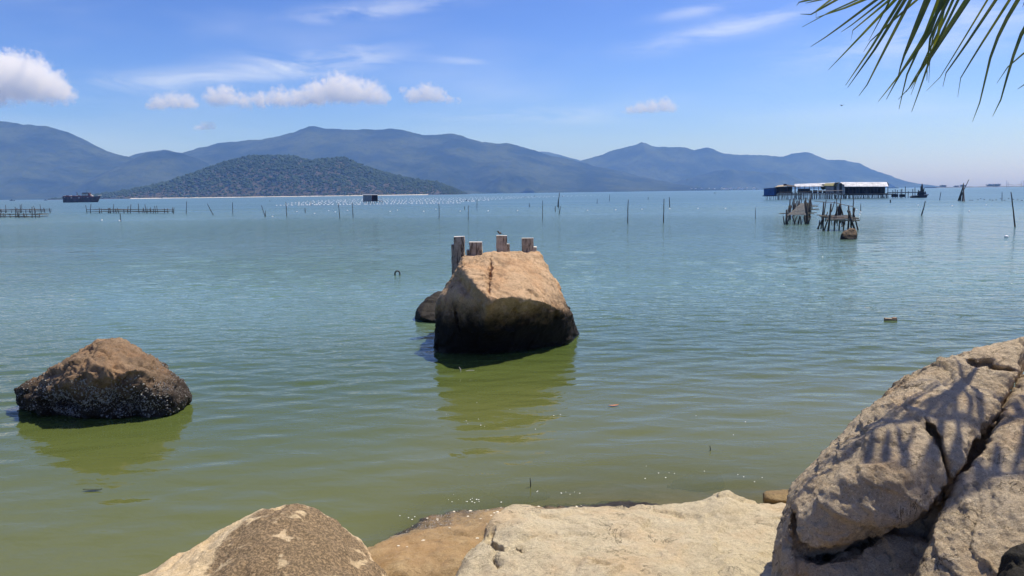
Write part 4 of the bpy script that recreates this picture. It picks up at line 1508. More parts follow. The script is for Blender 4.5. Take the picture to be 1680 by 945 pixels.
for (u0, v0, u1, v1, dy, r) in [(800, 490, 1290, 522, -.1, .055), (880, 538, 1300, 545, -.5, .055), (765, 478, 880, 480, .9, .035), (735, 305, 985, 322, 1.0, .022), (985, 322, 1215, 372, .6, .025), (820, 505, 1260, 512, .8, .05)]:
    MB().tube([UV(u0, v0, Yp + dy), UV((u0 + u1) / 2, (v0 + v1) / 2 + 3, Yp + dy), UV(u1, v1, Yp + dy)], r, 6).build('rail', M_BAMBOO, root)
for k in range(9):
    u = k / 8
    p0, p1 = UV(905, 540 - 50 * u, Yp - .5 + 1.4 * u), UV(1205, 540 - 48 * u, Yp - .5 + 1.4 * u)
    c = (p0 + p1) / 2
    MB().box(c + Vector((rnd.uniform(-.1, .1), 0, 0.05)), ((p1 - p0).length, 0.13, 0.035), rz=rnd.uniform(-.03, .03), ry=rnd.uniform(-.02, .02)).build('plank', M_PLANK, root)
MB().box(UV(1045, 430, Yp + .9), (0.20, 0.1, 0.62), rz=.2).box(UV(1047, 385, Yp + .9), (0.12, 0.09, 0.2), rz=.2).build('hanging_bundle', M_DARKW, root)
for k in range(12):
    u = rnd.uniform(900, 1190)
    p = UV(u, 545, Yp - .45)
    MB().tube([p, p + Vector((rnd.uniform(-.08, .08), 0, -rnd.uniform(.25, .5)))], .03, 5).build('hanging_net', M_WOODD, root)

Yr = wat(1392, 393).y
rk = [pts3([(1379, 388, Yr + .1), (1386, 379, Yr + .2), (1394, 375, Yr + .3), (1402, 374, Yr + .5), (1407, 380, Yr + .4), (1406, 392, Yr), (1378, 394, Yr + .1), (1390, 396, Yr - .1), (1386, 378, Yr + 1.0), (1406, 378, Yr + 1.0), (1380, 394, Yr + 1.0), (1404, 396, Yr + .6)])]
mn, mx = np.array(rk[0]).min(0), np.array(rk[0]).max(0)
make_rock('rock', mn - .15, mx + .15, 0.045, hull_sdf(rk, .05), stone_disp(.5, .08, .05, .015, 77.), M_FARROCK, 'small brown rock at the foot of the stake platform', 'rock')

# narrow plank walkway of stakes leading towards the stilt houses
a = wat(1305, 363)
root = empty('stake_walkway', tuple(a), 'narrow plank walkway between rows of stakes leading towards the stilt houses', 'walkway')
zd = 0.78
e_far = wat(1322, 333.5, zd)
a_n = wat(1306, 353, zd)
for k in range(34):
    u = (k / 33) ** 1.25
    c = a_n.lerp(e_far, u)
    MB().box(c + Vector((rnd.uniform(-.08, .08), 0, rnd.uniform(-.02, .03))), (1.45 + rnd.uniform(-.15, .2), .22 + .25 * u, .05), rz=rnd.uniform(-.06, .06), ry=rnd.uniform(-.02, .02)).build('plank', M_PLANK, root)
for s_ in (-1, 1):
    MB().tube([a_n.lerp(e_far, u) + Vector((s_ * .72, 0, -.06 + rnd.uniform(-.03, .03))) for u in np.linspace(0, 1, 8)], .05, 6).build('rail', M_BAMBOO, root)
    for k in range(17):
        u = (k / 16) ** 1.2
        c = a_n.lerp(e_far, u)
        p0 = Vector((c.x + s_ * rnd.uniform(.7, 1.15), c.y, -.4))
        p1 = Vector((c.x + s_ * rnd.uniform(.5, .95), c.y + rnd.uniform(-.2, .2), zd + rnd.uniform(.3, 1.5)))
        stake(root, p0, p1, rnd.uniform(.045, .075))
    for k in range(9):
        c = a_n.lerp(e_far, rnd.random() ** 1.3)
        p0 = Vector((c.x + s_ * .4, c.y, zd - .1))
        MB().tube([p0, p0 + Vector((s_ * rnd.uniform(.9, 1.6), rnd.uniform(-.3, .3), rnd.uniform(-.1, .1)))], .035, 5).build('outrigger', M_BAMBOO, root)
for k in range(10):
    p0 = Vector((a_n.x + rnd.uniform(-1.0, 1.0), a_n.y + rnd.uniform(-.4, .6), -.35))
    stake(root, p0, p0 + Vector((rnd.uniform(-.4, .4), 0, 1.05)), rnd.uniform(.05, .08))

# ------------------------------------------------------------------ stilt houses of the fish farm
YF = wat(1400, 326).y


def FP(px, py, dy=0.0):
    return at(px, py, YF + dy)


def stilts(root, px0, px1, py_top, n, dy0, dy1, seed, lean=.25, r=.09):
    rr = random.Random(seed)
    for k in range(n):
        dy = rr.uniform(dy0, dy1)
        x = px0 + (px1 - px0) * (k + rr.uniform(.1, .9)) / n
        pt = FP(x, py_top, dy)
        pb = Vector((pt.x + rr.uniform(-lean, lean), pt.y, -.8))
        MB().tube([pb, pt], r * rr.uniform(.7, 1.2), 5).build('stilt', M_POLE, root)


def slab(p_list, th, name, mat, root):
    n = len(p_list)
    MB().prism([Vector(p) for p in p_list], (0, 0, -1), th).build(name, mat, root)


# long shed with the white roof
root = empty('stilt_shed', tuple(FP(1421, 326)), 'long dark open shed on stilts under a bright white roof', 'shed')
DB = 9.0
for k in range(9):
    xa, xb = 1379 + 8.75 * k, 1379 + 8.75 * (k + 1) - .12
    slab([FP(xa, 305.8, -1), FP(xb, 305.8, -1), FP(xb - (2.6 if k == 8 else 0), 298.8, DB * .55), FP(xa - 0, 298.8, DB * .55)], .12, 'roof_sheet', M_ROOF, root)
slab([FP(1379, 299.2, DB * .55), FP(1457, 299.2, DB * .55), FP(1459, 304, DB + 1), FP(1379, 304, DB + 1)], .1, 'rear_roof', M_GREYW, root)
MB().box((FP(1386, 312, DB) + FP(1452, 312, DB)) / 2, ((FP(1452, 312, DB) - FP(1386, 312, DB)).x, .15, 2.6)).build('back_wall', M_DARKW, root)
MB().box((FP(1386, 319, 4) + FP(1457, 319, 4)) / 2, ((FP(1457, 319, 4) - FP(1386, 319, 4)).x, 10.0, .25)).build('deck', M_WOODD, root)
for k in range(13):
    x = 1386.5 + 5.85 * k
    for dy in (-.4, DB * .9):
        MB().tube([FP(x, 319, dy), FP(x, 305.0, dy)], .10, 6).build('post', M_WOODD, root)
for k in range(8):
    x = 1390 + 7.6 * k + rnd.uniform(-2, 2)
    MB().box(FP(x, 315.5, rnd.uniform(1, 6)), (rnd.uniform(.5, 1.2), .6, rnd.uniform(.6, 1.6))).build('stored_gear', rnd.choice((M_DARKW, M_WOODD)), root)
MB().box((FP(1386, 317.8, -.6) + FP(1457, 317.8, -.6)) / 2, ((FP(1457, 317, -.6) - FP(1386, 317, -.6)).x, .1, .14)).build('edge_beam', M_BAMBOO, root)
stilts(root, 1384, 1458, 319.4, 46, -.8, 6, 4)

# grey hut with a gable
root = empty('stilt_hut', tuple(FP(1369, 326)), 'grey metal hut with a gable front beside the long white roofed shed', 'hut')
xs_h = [1354.5, 1359, 1363.5, 1368, 1372.5, 1377, 1381.5, 1385.5]
for k in range(7):
    xa, xb = xs_h[k], xs_h[k + 1] - .15
    top = 304.2 if xb < 1371 else 304 - (4.0 * max(0, 1 - abs((xa + xb) / 2 - 1378) / 9))
    pa, pb, pc, pd = FP(xa, 318.4, -1.2), FP(xb, 318.4, -1.2), FP(xb, top, -1.2), FP(xa, top, -1.2)
    MB().prism([pa, pb, pc, pd], (0, 1, 0), .08).build('wall_panel', M_GREYW if k not in (3, 5) else M_DARKW, root)
slab([FP(1351, 304.6, -1.6), FP(1374, 304.6, -1.6), FP(1376, 299.8, 2.0), FP(1354, 300.8, 2.0)], .12, 'roof', M_OLIVE, root)
slab([FP(1369, 300.2, -1.5), FP(1377.5, 299.2, -1.5), FP(1377.5, 298.8, 3.5), FP(1369, 300.0, 3.5)], .1, 'gable_roof', M_OLIVE, root)
slab([FP(1377.3, 299.3, -1.5), FP(1385.5, 304.3, -1.5), FP(1385.5, 303.5, 3.5), FP(1377.3, 298.9, 3.5)], .1, 'gable_roof', M_DARKW, root)
MB().box((FP(1354.5, 311, 3.5) + FP(1385.5, 311, 3.5)) / 2, ((FP(1385.5, 311, 3.5) - FP(1354.5, 311, 3.5)).x, .1, 2.4)).build('rear_wall', M_GREYW, root)
stilts(root, 1352, 1386, 319, 20, -1.2, 3, 6)

# open pavilion with a long white roof
root = empty('stilt_pavilion', tuple(FP(1335, 324)), 'open pavilion on stilts with a long white roof next to the grey hut', 'pavilion')
for k in range(7):
    xa, xb = 1303.5 + 9.5 * k, 1303.5 + 9.5 * (k + 1) - .12
    slab([FP(xa, 306.1 - .12 * k, 0), FP(xb, 306.0 - .12 * k, 0), FP(xb, 301.9 - .36 * (k + 1), 5), FP(xa, 302.0 - .36 * k, 5)], .12, 'roof_sheet', M_ROOF, root)
for k in range(9):
    x = 1305 + 7.6 * k
    for dy in (.3, 4.6):
        MB().tube([FP(x, 318, dy), FP(x, 305.2, dy)], .075, 6).build('post', M_WOODD, root)
MB().box((FP(1304, 317.6, 2.5) + FP(1362, 317.0, 2.5)) / 2, ((FP(1362, 317, 2.5) - FP(1304, 317, 2.5)).x, 5.4, .2)).build('deck', M_WOODD, root)
for k in range(6):
    MB().box(FP(1312 + 8.5 * k, 314.5, 2 + rnd.random()), (rnd.uniform(.5, 1.2), .5, rnd.uniform(.4, .9))).build('stored_gear', M_DARKW, root)
MB().box((FP(1308, 313, 4.8) + FP(1330, 313, 4.8)) / 2, (3.6, .1, 1.2)).build('half_wall', M_DARKW, root)
stilts(root, 1302, 1364, 318, 26, 0, 5, 8, r=.07)

# low hut with a tan roof
root = empty('stilt_hut', tuple(FP(1290, 323)), 'low shadowy hut with a tan sloping roof between the blue shed and the pavilion', 'hut')
slab([FP(1271, 306.8, -.4), FP(1290, 305.2, -.4), FP(1290, 302.6, 3), FP(1277, 304, 3)], .1, 'roof', M_THATCH, root)
slab([FP(1290.1, 305.2, -.4), FP(1312, 306.8, -.4), FP(1306, 304.6, 3), FP(1290.1, 302.6, 3)], .1, 'roof', M_WOODD, root)
MB().box(FP(1288, 303.2, 1), (.7, .6, .5)).build('roof_vent', M_WOODD, root)
MB().box((FP(1274, 312, 2.8) + FP(1300, 312, 2.8)) / 2, (4.4, .1, 1.9)).build('back_wall', M_DARKW, root)
for x in (1274, 1280, 1286, 1292, 1298, 1304, 1310):
    MB().tube([FP(x, 318.5, -.2), FP(x, 306, -.2)], .07, 6).build('post', M_WOODD, root)
MB().box((FP(1272, 318.3, 1) + FP(1311, 318.3, 1)) / 2, (6.9, 3.6, .2)).build('deck', M_WOODD, root)
stilts(root, 1272, 1311, 318.5, 18, -.4, 2.6, 10, r=.07)

# blue shed
root = empty('blue_shed', tuple(FP(1263, 321.5)), 'small blue metal shed at the seaward end of the stilt houses', 'shed')
for k in range(8):
    xa, xb = 1253.2 + 2.1 * k, 1253.2 + 2.1 * (k + 1) - .1
    top = 309.4 - .17 * k
    MB().prism([FP(xa, 321.6, -.5), FP(xb, 321.5, -.5), FP(xb, top - .15, -.5), FP(xa, top, -.5)], (0, 1, 0), .06 + .03 * (k % 2)).build('wall_panel', M_BLUEW, root)
MB().prism([FP(1270, 321.4, -.4), FP(1274.5, 321, 1.5), FP(1274.5, 308, 1.5), FP(1270, 308, -.4)], (-.02, 1, 0), .08).build('side_wall', M_BLUEW, root)
slab([FP(1252.8, 309.3, -.7), FP(1270.3, 307.7, -.7), FP(1275, 307.4, 2.4), FP(1256, 309, 2.4)], .08, 'roof', M_GREYW, root)
MB().box(FP(1263.5, 321.3, .8), (3.4, 2.8, .25)).build('raft', M_WOODD, root)
stilts(root, 1255, 1273, 321.6, 6, 0, 2, 12, r=.06)

# small green bush on the deck
M_BUSH = plain('bush_leaves', (0.05, 0.075, 0.02), 0.9, 0.5, 2.0, 0)
c0 = FP(1351, 307, 1.5)
rb2 = np.random.default_rng(2)
bq, bqf = [], []
for k in range(260):
    d = rb2.normal(0, 1, 3)
    d /= np.linalg.norm(d)
    p = np.array(tuple(c0)) + d * np.array([.75, .6, .85]) * rb2.uniform(.35, 1)
    a, b_ = rb2.normal(0, .14, 3), rb2.normal(0, .14, 3)
    k0 = len(bq)
    bq += [p - a, p + b_, p + a, p - b_]
    bqf.append((k0, k0 + 1, k0 + 2, k0 + 3))
root = empty('potted_bush', tuple(FP(1351, 317, 1.5)), 'leafy green bush growing at the end of the open pavilion', 'bush')
link('leaves', np_mesh('leaves', np.array(bq) - np.array(tuple(FP(1351, 317, 1.5))), np.array(bqf), smooth=False), M_BUSH, root)
MB().tube([FP(1351, 317, 1.5), FP(1350.6, 312, 1.5), FP(1351, 307, 1.5)], [.07, .06, .03], 6).build('stem', M_WOODD, root)

# landing stage in front
root = empty('landing_stage', tuple(FP(1330, 325)), 'cluttered landing stage of planks and rails in front of the pavilion', 'landing stage')
for dy, py in ((-4.5, 318.8), (-3.0, 317.6), (-6, 320.2)):
    MB().box((FP(1276, py, dy) + FP(1384, py, dy)) / 2, ((FP(1384, py, dy) - FP(1276, py, dy)).x, .5, .12)).build('plank', M_PLANK if dy == -3.0 else M_BAMBOO, root)
for k in range(36):
    x = 1277 + 3.0 * k + rnd.uniform(-.8, .8)
    dy = rnd.choice((-3, -4.5, -6))
    p = FP(x, 323, dy)
    MB().tube([Vector((p.x, p.y, -.7)), FP(x + rnd.uniform(-.5, .5), 316.8 - rnd.uniform(0, 3.5), dy)], rnd.uniform(.05, .085), 5).build('stake', M_POLE, root)
MB().tube([FP(1278, 315.5, -4.5), FP(1330, 314.6, -4.5), FP(1384, 312.6, -4.5)], .05, 5).build('rail', M_BAMBOO, root)
MB().tube([FP(1340, 313.0, -4.4), FP(1384, 312.2, -4.4)], .045, 5).build('rail', M_PALE, root)

# plank jetty with poles and a work raft at its end
root = empty('plank_jetty', tuple(FP(1485, 324)), 'thin plank jetty on poles leaving the long shed', 'jetty')
MB().box((FP(1457, 316.4, 1) + FP(1512, 315.2, 1)) / 2, ((FP(1512, 316, 1) - FP(1457, 316, 1)).x, 1.2, .22)).build('deck', M_WOODD, root)
MB().box((FP(1457, 308.6, 3) + FP(1474, 308.3, 3)) / 2, (3.0, .2, .12)).build('beam', M_WOODD, root)
for (x, yt) in [(1465, 312), (1469, 310.5), (1472, 312), (1478, 311), (1480, 309.5), (1485.5, 306.0), (1490, 314), (1497.5, 310), (1501.5, 307.5), (1507, 313)]:
    p = FP(x, 324, rnd.uniform(.4, 1.6))
    MB().tube([Vector((p.x, p.y, -.6)), at(x + rnd.uniform(-.4, .4), yt, p.y)], .085, 6).build('pole', M_POLE, root)
for x in (1466, 1470, 1479, 1481):
    MB().box(FP(x, 321, 1), (.9, .8, .8)).build('stored_gear', M_DARKW, root)
root = empty('work_raft', tuple(FP(1511, 324)), 'small raft heaped with upright stakes at the end of the plank jetty', 'raft')
hull = [FP(1498.5, 323, 0), FP(1503, 321, 0), FP(1522, 319.8, 0), FP(1520.5, 324.2, 0), FP(1501, 324.8, 0)]
MB().prism(hull, (0, 1, 0), 2.4).build('raft_hull', M_DARKW, root)
MB().box(FP(1519, 319.4, .8), (1.3, .6, .4)).build('float_drum', M_PALE, root)
for (x, yt, xt) in [(1508, 312, 1507), (1510, 306, 1511), (1511.5, 304, 1512), (1513, 301.5, 1512.7), (1514, 303, 1513.5), (1515, 308, 1516), (1517, 311, 1515), (1518.5, 314, 1518)]:
    MB().tube([FP(x, 322, .8), FP(xt, yt, .8)], .12, 6).build('stake', M_POLE, root)
MB().box(FP(1512, 318, 1), (2.0, .9, 1.1), ry=.25).build('net_heap', M_DARKW, root)

# little stilt hut in the float field
ph = wat(611, 334)
YH = ph.y


def HP(px, py, dy=0.):
    return at(px, py, YH + dy)


root = empty('stilt_hut', tuple(ph), 'lone little grey hut on stilts among the white floats', 'hut')
for k in range(5):
    xa, xb = 595.6 + 2.75 * k, 595.6 + 2.75 * (k + 1) - .1
    MB().prism([HP(xa, 329.6), HP(xb, 329.6), HP(xb, 319.9), HP(xa, 319.9)], (0, 1, 0), .08).build('wall_panel', M_GREYW, root)
MB().prism([HP(609.5, 329.6), HP(612.5, 329.6), HP(612.5, 319.9), HP(609.5, 319.9)], (0, 1, 0), .08).build('door', plain('maroon_door', (.06, .02, .03), .8, .2, 3, 0), root)
MB().box((HP(616, 325, 2.0) + HP(616, 325, 2.0)) / 2, (1.5, .08, 1.9)).build('back_wall', M_DARKW, root)
slab([HP(594.8, 320, -.3), HP(619.5, 319.8, -.3), HP(619.5, 318.6, 2.6), HP(594.8, 318.8, 2.6)], .1, 'roof', M_GREYW, root)
MB().box((HP(596, 330, 1) + HP(627, 330, 1)) / 2, (6.2, 2.8, .18)).build('deck', M_WOODD, root)
for x in (597, 601, 605, 608, 611, 614, 618, 623, 627):
    p = HP(x, 334, rnd.uniform(0, 2))
    MB().tube([Vector((p.x, p.y, -.6)), HP(x, 329.8, .5)], .075, 5).build('stilt', M_POLE, root)
for (x, yt) in [(619, 320), (622.5, 321), (626.5, 320.5)]:
    MB().tube([HP(x, 330, .2), HP(x, yt, .2)], .05, 5).build('post', M_PALE if x > 620 else M_WOODD, root)
MB().box((HP(618.5, 325.3, .2) + HP(627.5, 325.3, .2)) / 2, (1.8, .05, .06)).build('rail', M_PALE, root)

# old ship
YSH = wat(132, 332).y


def SP(u, v, dy=0.):          # coordinates of the close-up crop
    return at(90 + u * 0.05357, 305 + v * 0.05357, YSH + dy)


root = empty('ship', tuple(SP(780, 510)), 'old rust brown cargo boat moored before the mountains', 'ship')
mb = MB()
prof = [(245, 515), (230, 400), (225, 330)]
stations = [(235, 320, 1.6), (330, 385, 2.6), (600, 392, 2.9), (900, 375, 2.9), (1120, 345, 2.6), (1260, 325, 1.8), (1400, 295, .15)]
low = [(255, 2.0 * .6), (335, 1.9), (600, 2.4), (900, 2.3), (1120, 1.9), (1230, 1.0), (1305, .1)]
rows = []
for (u, v, hb), (ul, hl) in zip(stations, low):
    mid_u = (u + ul) / 2
    rows.append([SP(u, v, -hb), SP(mid_u, (v + 515) / 2 + 25, -(hb + hl) / 2 - .25), SP(ul, 522, -hl), SP(ul, 545, -hl * .5), SP(ul, 545, hl * .5), SP(ul, 522, hl), SP(mid_u, (v + 515) / 2 + 25, (hb + hl) / 2 + .25), SP(u, v, hb)])
vs = [p for r_ in rows for p in r_]
fs = []
for i in range(len(rows) - 1):
    for j in range(7):
        fs.append((i * 8 + j, i * 8 + j + 1, (i + 1) * 8 + j + 1, (i + 1) * 8 + j))
    fs.append((i * 8 + 7, i * 8, (i + 1) * 8, (i + 1) * 8 + 7))
fs.append(tuple(range(8)))
fs.append(tuple(len(vs) - 8 + q for q in range(8))[::-1])
mb.poly(vs, fs).build('hull', M_RUST, root)
MB().prism([SP(235, 392, -1.6), SP(1120, 385, -1.6), SP(1120, 318, -1.6), SP(235, 318, -1.6)], (0, 1, 0), 3.2).build('deck_house', M_RUSTR, root)
MB().prism([SP(232, 330, -1.9), SP(820, 322, -1.9), SP(820, 306, -1.9), SP(230, 314, -1.9)], (0, 1, 0), 3.8).build('awning', M_RUSTR, root)
for k, u in enumerate((285, 360, 430, 505, 585, 660, 735, 850, 930, 1010)):
    MB().box(SP(u, 362, -1.72), (.95, .1, .85)).build('window', M_PALE if k % 3 == 0 else M_DARKW, root)
MB().prism([SP(830, 325, -1.3), SP(1110, 325, -1.3), SP(1040, 232, -1.3), SP(845, 232, -1.3)], (0, 1, 0), 2.6).build('wheelhouse', M_RUSTR, root)
MB().prism([SP(815, 236, -1.6), SP(1060, 232, -1.6), SP(1015, 205, -1.6), SP(845, 208, -1.6)], (0, 1, 0), 3.2).build('wheelhouse_roof', M_RUST, root)
for u in (885, 975):
    MB().box(SP(u, 262, -1.36), (1.9, .1, 1.7)).build('window', M_PALE, root)
MB().prism([SP(1090, 265, -.6), SP(1165, 310, -.6), SP(1150, 325, -.6), SP(1080, 300, -.6)], (0, 1, 0), 1.2).build('windbreak', M_PALE, root)
MB().tube([SP(682, 310), SP(682, 215), SP(660, 192)], .22, 6).build('funnel_pipe', M_RUST, root)
MB().tube([SP(960, 205), SP(962, 150)], .10, 5).build('mast', M_RUST, root)
MB().tube([SP(1320, 308, -.3), SP(1420, 285, 0)], .3, 6).build('bow_rail', M_PALE, root)
for k in range(6):
    MB().box(SP(300 + k * 90, 302, 0), (rnd.uniform(1.2, 2.4), 1.5, rnd.uniform(.3, .8))).build('deck_gear', M_RUSTR if k % 2 else M_PALE, root)

# ------------------------------------------------------------------ far things on the water and shore
M_FARD = plain('far_dark', (0.04, 0.045, 0.05), .9, .3, .5, 0)
sb = wat(1600, 306.2)
YB = 2600.0
mb = MB()
spts = [at(x, 305.2, YB) for x in np.linspace(1530, 1760, 24)]
vs, fs = [], []
for i, p in enumerate(spts):
    hgt = 2.8 + 1.6 * vnoise(np.array([[i * .7, 3.3, 1.]], np.float32))[0]
    vs += [Vector((p.x, YB - 40, -.5)), Vector((p.x, YB - 10, max(.6, hgt))), Vector((p.x, YB + 40, max(.6, hgt))), Vector((p.x, YB + 60, -.5))]
for i in range(len(spts) - 1):
    for j in range(3):
        fs.append((i * 4 + j, (i + 1) * 4 + j, (i + 1) * 4 + j + 1, i * 4 + j + 1))
fs.append((0, 1, 2, 3))
fs.append(tuple(len(vs) - 4 + q for q in range(4)))
o = mb.poly(vs, fs).build('sandbar', plain('far_sand', (.10, .10, .09), .95, .3, .02, 0))
o['kind'] = 'structure'
rt = np.random.default_rng(6)
for (xa, xb, yt, lab) in [(1544, 1551, 303.6, 'first clump of trees on the far sandbar, past the jetty'), (1567, 1571, 304.2, 'smallest clump of trees on the far sandbar'), (1577, 1583, 303, 'clump of trees on the far sandbar behind the bundle of poles'),
                          (1621, 1640, 301.8, 'widest clump of trees on the far sandbar')]:
    pa, pb = at(xa, yt, YB), at(xb, yt, YB)
    root = empty('tree_clump', ((pa.x + pb.x) / 2, YB, 1.5), lab, 'trees', 'trees on the far sandbar')
    tv, tf = [], []
    n_ = int((xb - xa) * 9)
    for k in range(n_):
        c = np.array([rt.uniform(pa.x, pb.x), YB + rt.uniform(-10, 10), rt.uniform(2.2, max(3.4, pa.z - 1.0))])
        r = rt.uniform(.8, 2.0)
        q = iv1 * np.array([r * 1.3, r, r * .8]) * (1 + .3 * rt.standard_normal((len(iv1), 1))).clip(.5, 1.5) + c
        tf.append(if1 + len(tv) * len(iv1))
        tv.append(q)
    link('crown', np_mesh('crown', np.concatenate(tv) - np.array(tuple(root.location)), np.concatenate(tf), smooth=False), M_CANOPY, root)
    for k in range(3):
        x = rt.uniform(pa.x, pb.x)
        MB().tube([Vector((x, YB, .5)), Vector((x + .3, YB, 3.5))], .35, 5).build('trunk', M_FARD, root)
# lift net far out at the edge
YL = 1500.0
root = empty('lift_net', tuple(at(1664, 307, YL)), 'pale lift net frame on poles far out at the picture edge', 'lift net')
for (x, yt) in [(1651.5, 295.5), (1654, 298), (1675.5, 297), (1679, 296)]:
    p = at(x, 307, YL)
    MB().tube([Vector((p.x, YL, -1)), at(x, yt, YL)], .3, 5).build('pole', M_PALE, root)
MB().tube([at(1651.5, 302.5, YL), at(1664, 303.6, YL), at(1679, 301.8, YL)], .35, 5).build('beam', M_PALE, root)
vs, fs = [], []
for i in range(9):
    for j in range(4):
        u = i / 8
        p = at(1654 + 22 * u, 301 + 2.3 * math.sin(math.pi * u), YL + 6 * j)
        vs.append(p + Vector((0, 0, -.4 * math.sin(math.pi * j / 3))))
for i in range(8):
    for j in range(3):
        fs.append((i * 4 + j, (i + 1) * 4 + j, (i + 1) * 4 + j + 1, i * 4 + j + 1))
M_NET, t, b = new_mat('net_mesh')
t.set(b.inputs['Base Color'], (.5, .5, .48))
b.inputs['Alpha'].default_value = .5
MB().poly(vs, fs).build('net', M_NET, root, fix=False)
# far village at the foot of the farther mountains: small pale houses
rv = random.Random(12)
M_VROOF = plain('village_roof', (.30, .16, .11), .9, .3, .1, 0)
M_VWALL = plain('village_wall', (.74, .72, .68), .8, .15, .05, 0)
YV = 4300.0
for k in range(34):
    px = 1075 + 165 * rv.random() ** .8
    p = at(px, 309.5, YV + rv.uniform(-60, 60))
    w_, d_, h_ = rv.uniform(5, 14), rv.uniform(6, 10), rv.uniform(4, 9)
    z0 = rv.uniform(.5, 7)
    root = empty('far_house', (p.x, p.y, z0), 'tiny pale house in the far village at the foot of the farther mountains', 'house', 'houses of the far village')
    MB().box((p.x, p.y, z0 + h_ / 2 - 1.5), (w_, d_, h_ + 3)).build('wall', M_VWALL, root)
    MB().prism([Vector((p.x - w_ / 2 - .4, p.y - d_ / 2 - .4, z0 + h_)), Vector((p.x + w_ / 2 + .4, p.y - d_ / 2 - .4, z0 + h_)), Vector((p.x, p.y - d_ / 2 - .4, z0 + h_ + 2))], (0, 1, 0), d_ + .8).build('roof', M_VROOF if rv.random() < .4 else M_VWALL, root)
mb = MB()
vs, fs = [], []
xv = np.linspace(at(1050, 310, YV).x, at(1290, 310, YV).x, 40)
for i, x in enumerate(xv):
    e_ = math.sin(math.pi * i / 39)
    vs += [Vector((x, YV - 110, -1)), Vector((x, YV - 70, .4)), Vector((x, YV + 120, 9 * e_)), Vector((x, YV + 200, -1))]
for i in range(39):
    for j in range(3):
        fs.append((i * 4 + j, (i + 1) * 4 + j, (i + 1) * 4 + j + 1, i * 4 + j + 1))
o = mb.poly(vs, fs).build('shore_flat', M_MOUNT)
o['kind'] = 'structure'
# small far boats
M_BOAT = plain('far_boat', (.03, .03, .035), .9, .3, .5, 0)
for (px, py, ln, lab) in [(767, 329.5, 7, 'two-humped dark boat among the white floats nearest the islet tip'), (443, 330, 3, 'tiny dark boat off the islet beach'), (878, 322.2, 4, 'tiny dark boat off the far shore beyond the float field'), (862, 324, 3.5, 'tiny dark boat beside another in the far bay'),
                           (923, 322.6, 3, 'tiny dark boat beside the far tall leaning pole'), (1173, 317, 4, 'tiny dark boat in front of the far village'), (20, 327.6, 9, 'low dark boat under the mountain at the picture edge'), (75, 326.3, 6, 'small dark boat behind the old ship')]:
    p = wat(px, py)
    if p.y > 3000 or p.y < 0:
        p = at(px, py, 1400)
        p.z = 0
    s_ = ln / F_PX * p.y
    mb = MB()
    rows = []
    for u, hb, zt in ((-.5, .35, .24), (-.2, .5, .16), (.2, .45, .17), (.5, .03, .30)):
        q = s_ * .28
        rows += [Vector((p.x + u * s_, p.y - hb * q, zt * s_ * .5)), Vector((p.x + u * s_ * .9, p.y - hb * q * .6, -.1)), Vector((p.x + u * s_ * .9, p.y + hb * q * .6, -.1)), Vector((p.x + u * s_, p.y + hb * q, zt * s_ * .5))]
    fs = []
    for i in range(3):
        for j in range(4):
            fs.append((i * 4 + j, i * 4 + (j + 1) % 4, (i + 1) * 4 + (j + 1) % 4, (i + 1) * 4 + j))
    fs += [(0, 1, 2, 3), (12, 15, 14, 13)]
    mb.poly(rows, fs)
    mb.box((p.x - .12 * s_, p.y, .18 * s_), (.28 * s_, .1 * s_, .16 * s_))
    o = mb.build('small_boat', M_BOAT, loc=(p.x, p.y, 0))
    tag(o, lab, 'boat', 'small far boats')

# ------------------------------------------------------------------ coconut palm
M_LEAF = bpy.data.materials.new('palm_leaf')
M_LEAF.use_nodes = True
M_LEAF.node_tree.nodes.clear()
t = NT(M_LEAF.node_tree)
pos = t.new('ShaderNodeNewGeometry').outputs['Position']
n1 = t.noise(pos, 5.0, 4, .6)
lc = t.mix(t.ss(n1, .35, .65), (.050, .090, .016), (.12, .16, .026))
tc_ = t.mix(t.ss(n1, .40, .68), (.10, .16, .014), (.30, .30, .022))
df = t.new('ShaderNodeBsdfDiffuse', Color=lc)
tr = t.new('ShaderNodeBsdfTranslucent', Color=tc_)
gl = t.new('ShaderNodeBsdfGlossy', Color=(1, 1, 1), Roughness=.4)
m1 = t.new('ShaderNodeMixShader', Fac=.45)
t.l.new(df.outputs[0], m1.inputs[1])
t.l.new(tr.outputs[0], m1.inputs[2])
m2 = t.new('ShaderNodeMixShader', Fac=.05)
t.l.new(m1.outputs[0], m2.inputs[1])
t.l.new(gl.outputs[0], m2.inputs[2])
t.l.new(m2.outputs[0], t.new('ShaderNodeOutputMaterial').inputs['Surface'])
M_RACH = plain('palm_rachis', (.13, .12, .03), .6, .3, 8, 0)
M_TRUNK = plain('palm_trunk', (.20, .165, .125), .9, .35, 6, .6)
CROWN = Vector((6.0, 3.6, 6.3))
palm = empty('coconut_palm', (7.6, 2.2, .4), 'coconut palm leaning in from the side, its hanging frond showing at the top corner', 'palm tree')
mb = MB()
tp = [Vector((7.6, 2.2, .2)), Vector((7.5, 2.3, 1.2)), Vector((7.2, 2.6, 2.6)), Vector((6.75, 3.0, 4.2)), Vector((6.3, 3.4, 5.5)), CROWN]
tpp, trr = [], []
for i in range(5):
    for k in range(8):
        u = k / 8
        tpp.append(tp[i].lerp(tp[i + 1], u))
        trr.append((.19 - .016 * (i + u)) * (1.05 if k % 2 else .97))
mb.tube(tpp, trr, 12).build('trunk', M_TRUNK, palm, smooth=True)


